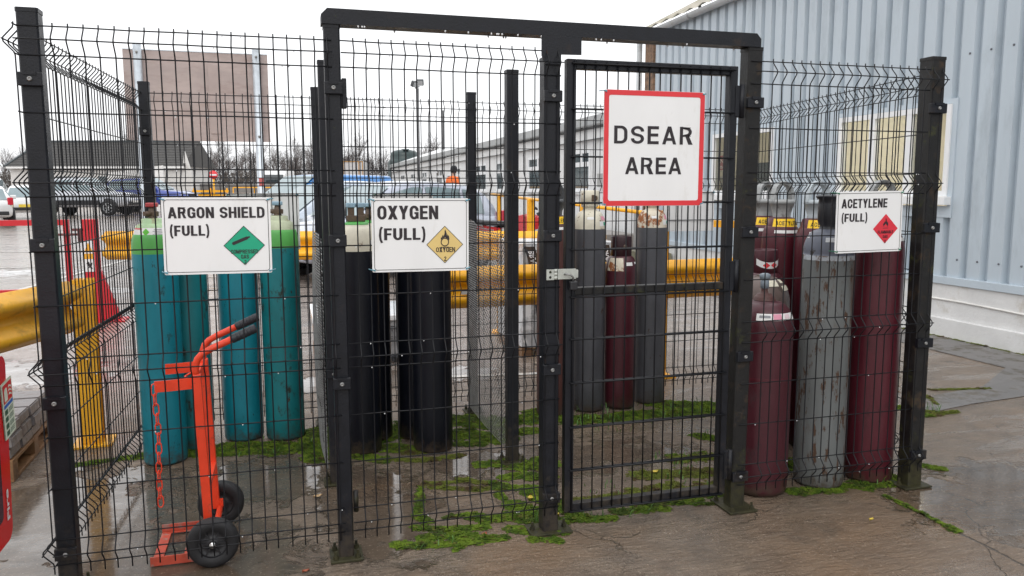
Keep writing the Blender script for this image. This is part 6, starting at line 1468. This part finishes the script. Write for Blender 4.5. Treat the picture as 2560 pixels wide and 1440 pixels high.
MPV = dict(W=1.76, low=[(-2.12, .42, .92, .86), (-1.95, .32, 1.02, .95), (-.9, .28, 1.06, 1), (.6, .28, 1.05, 1), (1.15, .28, 1.04, .99), (1.75, .30, .93, .95), (2.02, .34, .82, .88), (2.14, .40, .70, .76)],
           top=[(-2.05, .95, .92), (-1.78, 1.45, .72), (-1.45, 1.60, .70), (-.6, 1.66, .72), (.0, 1.655, .72), (.45, 1.55, .74), (1.38, .95, .92)], win=[(-1.62, -1.18), (-1.10, -.30), (-.22, .62)], ws=(.40, 1.22), rw=(-1.80, -2.03), wh=(1.36, -1.36), r=.31, lamp=(.76, .20), tail=.98, mir=.78, doors=(-.26, .80, -1.15), hnd=(-.16, -1.0), wip=True)
HATCH = dict(W=1.72, low=[(-1.98, .42, .88, .86), (-1.85, .32, .95, .95), (-.9, .27, .98, 1), (.5, .27, .95, 1), (1.05, .27, .93, .99), (1.65, .28, .82, .95), (1.92, .32, .72, .88), (2.02, .38, .62, .76)],
             top=[(-1.95, .90, .90), (-1.62, 1.32, .72), (-1.25, 1.42, .70), (-.4, 1.46, .71), (.1, 1.43, .72), (1.22, .87, .92)], win=[(-1.45, -1.05), (-.98, -.22), (-.14, .66)], ws=(.05, 1.10), rw=(-1.60, -1.92), wh=(1.25, -1.25), r=.30, lamp=(.66, .17), tail=.90, mir=.72, doors=(-.18, .82, -1.0), hnd=(-.08, -.85), wip=True)
VAN = dict(W=1.80, low=[(-2.15, .42, 1.05, .92), (-2.05, .32, 1.12, .97), (-.9, .28, 1.14, 1), (.6, .28, 1.12, 1), (1.15, .28, 1.08, .99), (1.75, .30, .98, .95), (2.05, .34, .85, .88), (2.16, .40, .72, .78)],
           top=[(-2.13, 1.10, .95), (-2.08, 1.70, .86), (-1.95, 1.82, .84), (-.4, 1.84, .84), (.35, 1.80, .82), (1.42, .99, .92)], win=[(.02, .80)], ws=(.40, 1.28), rw=(None, None), wh=(1.32, -1.32), r=.31, lamp=(.80, .22), tail=1.0, mir=.85, doors=(-.1, .95), hnd=(.05,), wip=True, mmat=PLASTIC)
SUV = dict(W=1.86, low=[(-2.25, .52, 1.08, .88), (-2.12, .42, 1.15, .96), (-.9, .40, 1.16, 1), (.6, .40, 1.14, 1), (1.05, .40, 1.13, .99), (1.85, .42, 1.08, .96), (2.2, .46, .95, .90), (2.3, .52, .80, .82)],
           top=[(-2.2, 1.12, .92), (-1.95, 1.62, .78), (-1.7, 1.74, .76), (-.4, 1.80, .76), (.15, 1.77, .76), (1.07, 1.09, .92)], win=[(-1.85, -1.2), (-1.12, -.30), (-.22, .62)], ws=(.10, .95), rw=(-1.97, -2.17), wh=(1.42, -1.38), r=.37, lamp=(.92, .18), tail=1.1, mir=.70, doors=(-.26, .75, -1.15), hnd=(-.15, -1.02), rails=(-1.7, -1.0, 0.0), wip=True)
car('parked_car', 'silver people carrier nearest the cage, behind the oxygen sign', 'car', (2.62, 11.3), R_(208), SILVER, MPV)
car('parked_car', 'pale silver blue car second in the row, behind the silver people carrier', 'car', (1.75, 13.8), R_(208), SILVER2, MPV)
car('parked_van', 'bright blue van at the back of the row of nose-on vehicles', 'van', (1.5, 17.9), R_(212), VBLUE, VAN)
car('parked_car', 'pale hatchback half hidden between the blue van and the silver cars', 'car', (3.9, 15.9), R_(30), SILVER2, HATCH)
car('parked_car', 'silver off-roader side on, with black sills, in front of the bungalow', 'car', (-8.35, 39.4), R_(-16), carpaint('silver off-roader paint', (.50, .52, .56)), SUV, clad_=PLASTIC)
car('parked_car', 'blue off-roader half behind the silver one, its bonnet in front of the bungalow gable', 'car', (-6.1, 43.4), R_(-19), carpaint('royal blue car paint', (.03, .06, .30), .1), SUV)
car('parked_car', 'white hatchback seen from behind at the left edge, with its whole tail in view', 'car', (-10.1, 36.4), R_(103), WHITEC, HATCH)
car('parked_car', 'white car at the very left edge, nearer than the other white one', 'car', (-10.15, 31.4), R_(107), WHITEC, HATCH)
car('parked_car', 'pale car behind the two white ones at the far left', 'car', (-13.2, 41.2), R_(100), WHITEC, SUV)
# lorry
t = thing('lorry', 'white lorry cab with a blue stripe facing the yard, far off by the hedge', 'lorry', (0, 78, 0), group=GROUPC)
Lm = Matrix.Translation((-.1, 77, g0)) @ Matrix.Rotation(-.45, 4, 'Z')
c = MB(); c.prism([(0, .5), (2.1, .5), (2.1, 2.95), (1.7, 3.1), (.35, 3.1), (.08, 2.6), (0, 1.7)], -1.15, 1.15, lambda u, v, d: Lm @ Vector((d, u, v))); c.build('cab', WHITEC, t)
c = MB(); c.prism([(-1.0, 1.75), (1.0, 1.75), (.94, 2.62), (-.94, 2.62)], -.02, .02, lambda u, v, d: Lm @ Vector((u, (v - 1.75) * .095 + d - .01, v))); c.build('windscreen', CGLASSD, t)
c = MB(); c.box((-1.1, -.02, 1.35), (1.1, .0, 1.52), 0, 0, Lm); c.build('blue_stripe', M('blue stripe', (.03, .06, .4)), t); c = MB(); c.box((.55, -.022, 1.6), (1.0, -.0, 1.72), 0, 0, Lm); c.build('green_badge', GREENP, t)
c = MB(); c.box((-1.0, -.03, .7), (1.0, .0, 1.15), 0, .02, Lm); c.build('grille', PLASTIC, t); c = MB(); c.box((-1.15, 2.2, .9), (1.15, 8, 1.1), 0, 0, Lm); c.build('chassis', PLASTIC, t)
for x in (-.95, .95):
    for y in (1.0, 5.5): w = MB(); w.lathe([(0, -.14), (.40, -.14), (.48, -.1), (.48, .1), (.40, .14), (0, .14)], (0, 0, 0), 20, axis='x'); w.v = [tuple(Lm @ (Vector(v) + Vector((x, y, .48)))) for v in w.v]; w.build('wheel', TYRE, t)
for s_ in (-1, 1): c = MB(); c.box((s_ * 1.3 - .1, -.15, 1.7), (s_ * 1.3 + .1, -.05, 2.4), 0, .02, Lm); c.bar(Lm @ Vector((s_ * 1.15, 0, 2.45)), Lm @ Vector((s_ * 1.3, -.1, 2.4)), .04, .04); c.build('mirror', PLASTIC, t)
# motorcycle
t = bpy.data.objects.new('motorcycle', None); COL.objects.link(t); tag(t, 'red motorcycle with a long black seat behind the far guard rail', 'motorcycle', GROUPC); t.location = (4.25, 9.25, gz(4.2, 9.2)); t.rotation_euler = (0, 0, R_(-14)); t.scale = (1.14, 1.14, 1.14)
MR = M('red motorcycle plastic', (.48, .012, .022), .3, coat=.5)
for x in (-.68, .70):
    w = MB(); w.lathe([(.25, -.04), (.29, -.055), (.32, -.03), (.32, .03), (.29, .055), (.25, .04), (.25, -.04)], (x, 0, .32), 28, axis='y'); wo = w.build('wheel', TYRE, t)
    w = MB(); w.lathe([(0, -.05), (.04, -.05), (.04, .05), (0, .05)], (x, 0, .32), 12, axis='y'); w.lathe([(.235, -.02), (.255, -.03), (.255, .03), (.235, .02)], (x, 0, .32), 24, axis='y')
    for k in range(10): a = k * .628; w.tube([(x, 0, .32), (x + .24 * math.cos(a), 0, .32 + .24 * math.sin(a))], .006, 4)
    w.build('rim', ALLOY, wo)
mb = MB(); mb.box((-.15, -.14, .30), (.32, .14, .62), 0, .05); mb.lathe([(0, -.15), (.12, -.15), (.12, .15), (0, .15)], (.1, 0, .45), 16, axis='y'); mb.build('engine', M('dark engine metal', (.06, .06, .065), .4, .6), t)
mb = MB(); mb.tube([(-.66, .08, .32), (-.2, .08, .45), (.3, .07, .80), (.42, .0, .95)], .022, 8); mb.tube([(-.66, -.08, .32), (-.2, -.08, .45), (.3, -.07, .80), (.42, 0, .95)], .022, 8); mb.tube([(-.75, .07, .93), (-.2, .08, .80), (.35, .04, .88)], .018, 8); mb.tube([(-.3, .09, .35), (-.85, .13, .55)], .035, 10); mb.build('frame', PLASTIC, t)
mb = MB(); pts = [(-.80, .955, .07), (-.60, .935, .11), (-.30, .895, .13), (-.05, .885, .11), (.12, .90, .08)]; vs = []
for x, z, w in pts: vs += [(x, -w, z - .05), (x, -w * .9, z + .005), (x, 0, z + .02), (x, w * .9, z + .005), (x, w, z - .05)]
fs = [(i * 5 + k, i * 5 + k + 1, i * 5 + 6 + k, i * 5 + 5 + k) for i in range(4) for k in range(4)] + [(0, 1, 2, 3, 4), (20, 21, 22, 23, 24), ] + [(i * 5, i * 5 + 4, i * 5 + 9, i * 5 + 5) for i in range(4)]
mb.add(vs, fs, 0, True).build('seat', M('black vinyl seat', (.02, .02, .024), .4), t)
mb = MB(); mb.prism([(-1.02, .90), (-.80, .905), (-.3, .84), (-.05, .80), (-.25, .72), (-.55, .76), (-.85, .82), (-1.04, .86)], -.09, .09, lambda u, v, d: (u, d, v)); mb.build('tail_fairing', MR, t)
mb = MB(); mb.prism([(.08, .86), (.18, .98), (.38, 1.02), (.50, .95), (.48, .80), (.25, .74), (.08, .78)], -.13, .13, lambda u, v, d: (u, d * (1 if v < .98 else .7), v)); mb.build('fuel_tank', MR, t)
mb = MB(); mb.prism([(.50, .66), (.72, .72), (.98, .62), (.98, .59), (.72, .68), (.50, .62)], -.07, .07, lambda u, v, d: (u, d, v)); mb.build('front_mudguard', MR, t)
mb = MB(); mb.tube([(.70, .09, .32), (.46, .09, 1.02)], .022, 8); mb.tube([(.70, -.09, .32), (.46, -.09, 1.02)], .022, 8); mb.tube([(.40, -.36, 1.10), (.44, -.12, 1.07), (.44, .12, 1.07), (.40, .36, 1.10)], .014, 8); mb.build('fork', M('dark engine metal', (.06, .06, .065), .4, .6), t)
mb = MB(); mb.box((.50, -.09, .90), (.60, .09, 1.06), 0, .03); mb.build('headlight', LAMP, t); mb = MB(); mb.box((-1.06, -.05, .84), (-1.02, .05, .90), 0, .01); mb.build('tail_light', TAIL, t)

# ================================================================== PERSON in orange
def person():
    x, y = 5.95, 21.6; z0 = gz(x, y) + .33
    t = bpy.data.objects.new('person', None); COL.objects.link(t); t.location = (x, y, z0); t.rotation_euler = (0, 0, R_(25))
    tag(t, 'person in an orange high visibility jacket and dark peaked cap, walking beyond the silver car', 'person')
    V = []; E = []; Rr = []
    def add(p, r, par_=None):
        V.append(p); Rr.append(r)
        if par_ is not None: E.append((par_, len(V) - 1))
        return len(V) - 1
    pel = add((0, 0, .96), (.155, .115)); sp1 = add((.0, 0, 1.12), (.150, .11), pel); ch_ = add((.01, 0, 1.32), (.18, .125), sp1); nk = add((.01, 0, 1.47), (.075, .07), ch_); nk2 = add((.03, 0, 1.55), (.058, .058), nk); h1 = add((.045, 0, 1.62), (.080, .085), nk2); h2 = add((.045, 0, 1.70), (.085, .095), h1); h3 = add((.035, 0, 1.775), (.06, .07), h2)
    for s_ in (1, -1):
        hip = add((0, .09 * s_, .90), (.095, .09), pel); kn = add((.06 if s_ > 0 else -.02, .10 * s_, .50), (.062, .062), hip); an = add((.0 if s_ > 0 else -.14, .10 * s_, .10), (.042, .042), kn); toe = add((.15 if s_ > 0 else 0.0, .11 * s_, .045), (.045, .035), an)
        sh = add((.0, .20 * s_, 1.41), (.070, .07), ch_); el = add((-.04, .26 * s_, 1.13), (.048, .048), sh); wr = add((.08, .25 * s_, .91), (.030, .030), el); pa = add((.11, .245 * s_, .85), (.036, .020), wr)
        for k in range(4): f1 = add((.115 + .018 * (k - 1.5), .245 * s_, .79), (.010, .010), pa); add((.125 + .018 * (k - 1.5), .235 * s_, .745 + .006 * abs(k - 1)), (.008, .008), f1)
        th = add((.135, .225 * s_, .83), (.011, .011), pa); add((.15, .22 * s_, .79), (.009, .009), th)
    me = bpy.data.meshes.new('body'); me.from_pydata(V, E, []); o = bpy.data.objects.new('body', me); COL.objects.link(o); o.parent = t
    md = o.modifiers.new('skin', 'SKIN'); md.use_smooth_shade = True
    for i, r in enumerate(Rr): me.skin_vertices[0].data[i].radius = r
    me.skin_vertices[0].data[0].use_root = True
    ss = o.modifiers.new('sub', 'SUBSURF'); ss.levels = 2; ss.render_levels = 2
    m = bpy.data.materials.new('skin and dark trousers'); m.use_nodes = True; n, l = m.node_tree.nodes, m.node_tree.links
    tc_ = n.new('ShaderNodeTexCoord'); sx = n.new('ShaderNodeSeparateXYZ'); l.new(tc_.outputs['Object'], sx.inputs[0]); cr = n.new('ShaderNodeValToRGB'); cr.color_ramp.interpolation = 'CONSTANT'
    cr.color_ramp.elements[0].color = (.02, .022, .03, 1); cr.color_ramp.elements[1].position = .93 / 2; cr.color_ramp.elements[1].color = (.45, .26, .19, 1)
    mm = n.new('ShaderNodeMath'); mm.operation = 'DIVIDE'; mm.inputs[1].default_value = 2; l.new(sx.outputs['Z'], mm.inputs[0]); l.new(mm.outputs[0], cr.inputs[0]); l.new(cr.outputs[0], n['Principled BSDF'].inputs['Base Color']); me.materials.append(m)
    HV = M('orange high visibility cloth', (.85, .16, .02), .7); RS = M('silver reflective tape', (.5, .5, .5), .3)
    mb = MB(); N = 20; prof = [(.20, .14, .86), (.195, .14, 1.05), (.205, .148, 1.25), (.215, .145, 1.38), (.17, .12, 1.46), (.085, .08, 1.50)]
    vs = [(.005 + b * math.cos(6.2832 * k / N), a * math.sin(6.2832 * k / N), z) for a, b, z in prof for k in range(N)]
    mb.add(vs, [(i * N + k, i * N + (k + 1) % N, (i + 1) * N + (k + 1) % N, (i + 1) * N + k) for i in range(len(prof) - 1) for k in range(N)], 0, True)
    for s_ in (1, -1): mb.tube([(.0, .17 * s_, 1.42), (-.01, .225 * s_, 1.36), (-.04, .265 * s_, 1.13), (.06, .255 * s_, .945)], [.085, .085, .068, .05], 12)
    j = mb.build('jacket', HV, t); mb = MB()
    for z in (1.0, 1.16):
        vs = [(.005 + .152 * math.cos(6.2832 * k / N), .208 * math.sin(6.2832 * k / N), z + dz) for dz in (0, .05) for k in range(N)]; mb.add(vs, [(k, (k + 1) % N, N + (k + 1) % N, N + k) for k in range(N)], 0, True)
    mb.build('reflective_band', RS, j)
    mb = MB(); mb.lathe([(.108, 1.685), (.112, 1.72), (.098, 1.79), (.06, 1.825), (0, 1.835)], (.04, 0, 0), 20); mb.box((.12, -.07, 1.69), (.22, .07, 1.705), 0, .006); mb.build('cap', M('dark cloth cap', (.02, .02, .024), .8), t)
    mb = MB(); mb.lathe([(.088, 1.60), (.097, 1.65), (.1, 1.69)], (.028, 0, 0), 18); mb.build('hair', M('dark brown hair', (.03, .02, .015), .7), t)
    fc = MB(); fc.prism([(-.012, 1.64), (.012, 1.64), (.006, 1.675), (-.006, 1.675)], .12, .150, lambda u, v, d: (d, u, v)); fc.build('nose', M('skin', (.45, .26, .19), .6), t)
    for s_ in (1, -1): q = MB(); q.lathe([(0, -.008), (.010, 0), (0, .008)], (.128, .033 * s_, 1.675), 8); q.build('eye', M('dark eye', (.03, .02, .02), .3), t); q = MB(); q.lathe([(0, -.028), (.014, -.01), (.016, .012), (0, .028)], (.04, .098 * s_, 1.66), 8); q.build('ear', M('skin', (.45, .26, .19), .6), t)
    q = MB(); q.box((.12, -.025, 1.607), (.130, .025, 1.614), 0, .002); q.build('mouth', M('lips', (.3, .10, .09), .6), t)
person()

# ================================================================== DRY WEED by the right corner
t = thing('weed', 'dry brown weed with yellowing lower leaves against the right side panel', 'plant', (4.32, .95, 0))
st_, lf, yl = MB(), MB(), MB(); r_ = random.Random(12)
for k in range(26):
    a = r_.uniform(0, 6.28); h = r_.uniform(.18, .46); x, y = 4.30 + r_.uniform(-.12, .12), .98 + r_.uniform(-.14, .14); dx, dy = math.cos(a) * h * .25, math.sin(a) * h * .25
    pts = [(x, y, 0), (x + dx * .4, y + dy * .4, h * .5), (x + dx, y + dy, h)]; st_.tube(pts, [.004, .003, .0015], 5)
    for j in range(16):
        f = r_.uniform(.45, 1); b = r_.uniform(0, 6.28); px, py, pz = x + dx * f, y + dy * f, h * f; l = r_.uniform(.010, .026); w = l * .45
        lf.add([(px, py, pz), (px + l * math.cos(b) + w * math.sin(b), py + l * math.sin(b) - w * math.cos(b), pz + l * .5), (px + 1.8 * l * math.cos(b), py + 1.8 * l * math.sin(b), pz + l * .2), (px + l * math.cos(b) - w * math.sin(b), py + l * math.sin(b) + w * math.cos(b), pz + l * .6)], [(0, 1, 2, 3)])
for k in range(34):
    a = r_.uniform(0, 6.28); q = r_.uniform(.02, .17); px, py, pz = 4.30 + q * math.cos(a), .95 + q * math.sin(a), r_.uniform(.01, .17); b = r_.uniform(0, 6.28); l = r_.uniform(.02, .045); w = l * .5
    yl.add([(px, py, pz), (px + l * math.cos(b) + w * math.sin(b), py + l * math.sin(b) - w * math.cos(b), pz + .01), (px + 1.9 * l * math.cos(b), py + 1.9 * l * math.sin(b), pz), (px + l * math.cos(b) - w * math.sin(b), py + l * math.sin(b) + w * math.cos(b), pz + .012)], [(0, 1, 2, 3)], k % 3 == 0)
st_.build('stems', M('dry weed stem', (.16, .09, .05), .8), t, fix=False); lf.build('dry_leaves', M('dry brown leaf', (.20, .12, .07), .8, var=.4, vs_=50), t, fix=False); yl.build('low_leaves', [M('yellow green leaf', (.34, .33, .04), .6, var=.3, vs_=50), M('green weed leaf', (.05, .16, .02), .5, var=.3, vs_=50)], t, fix=False)
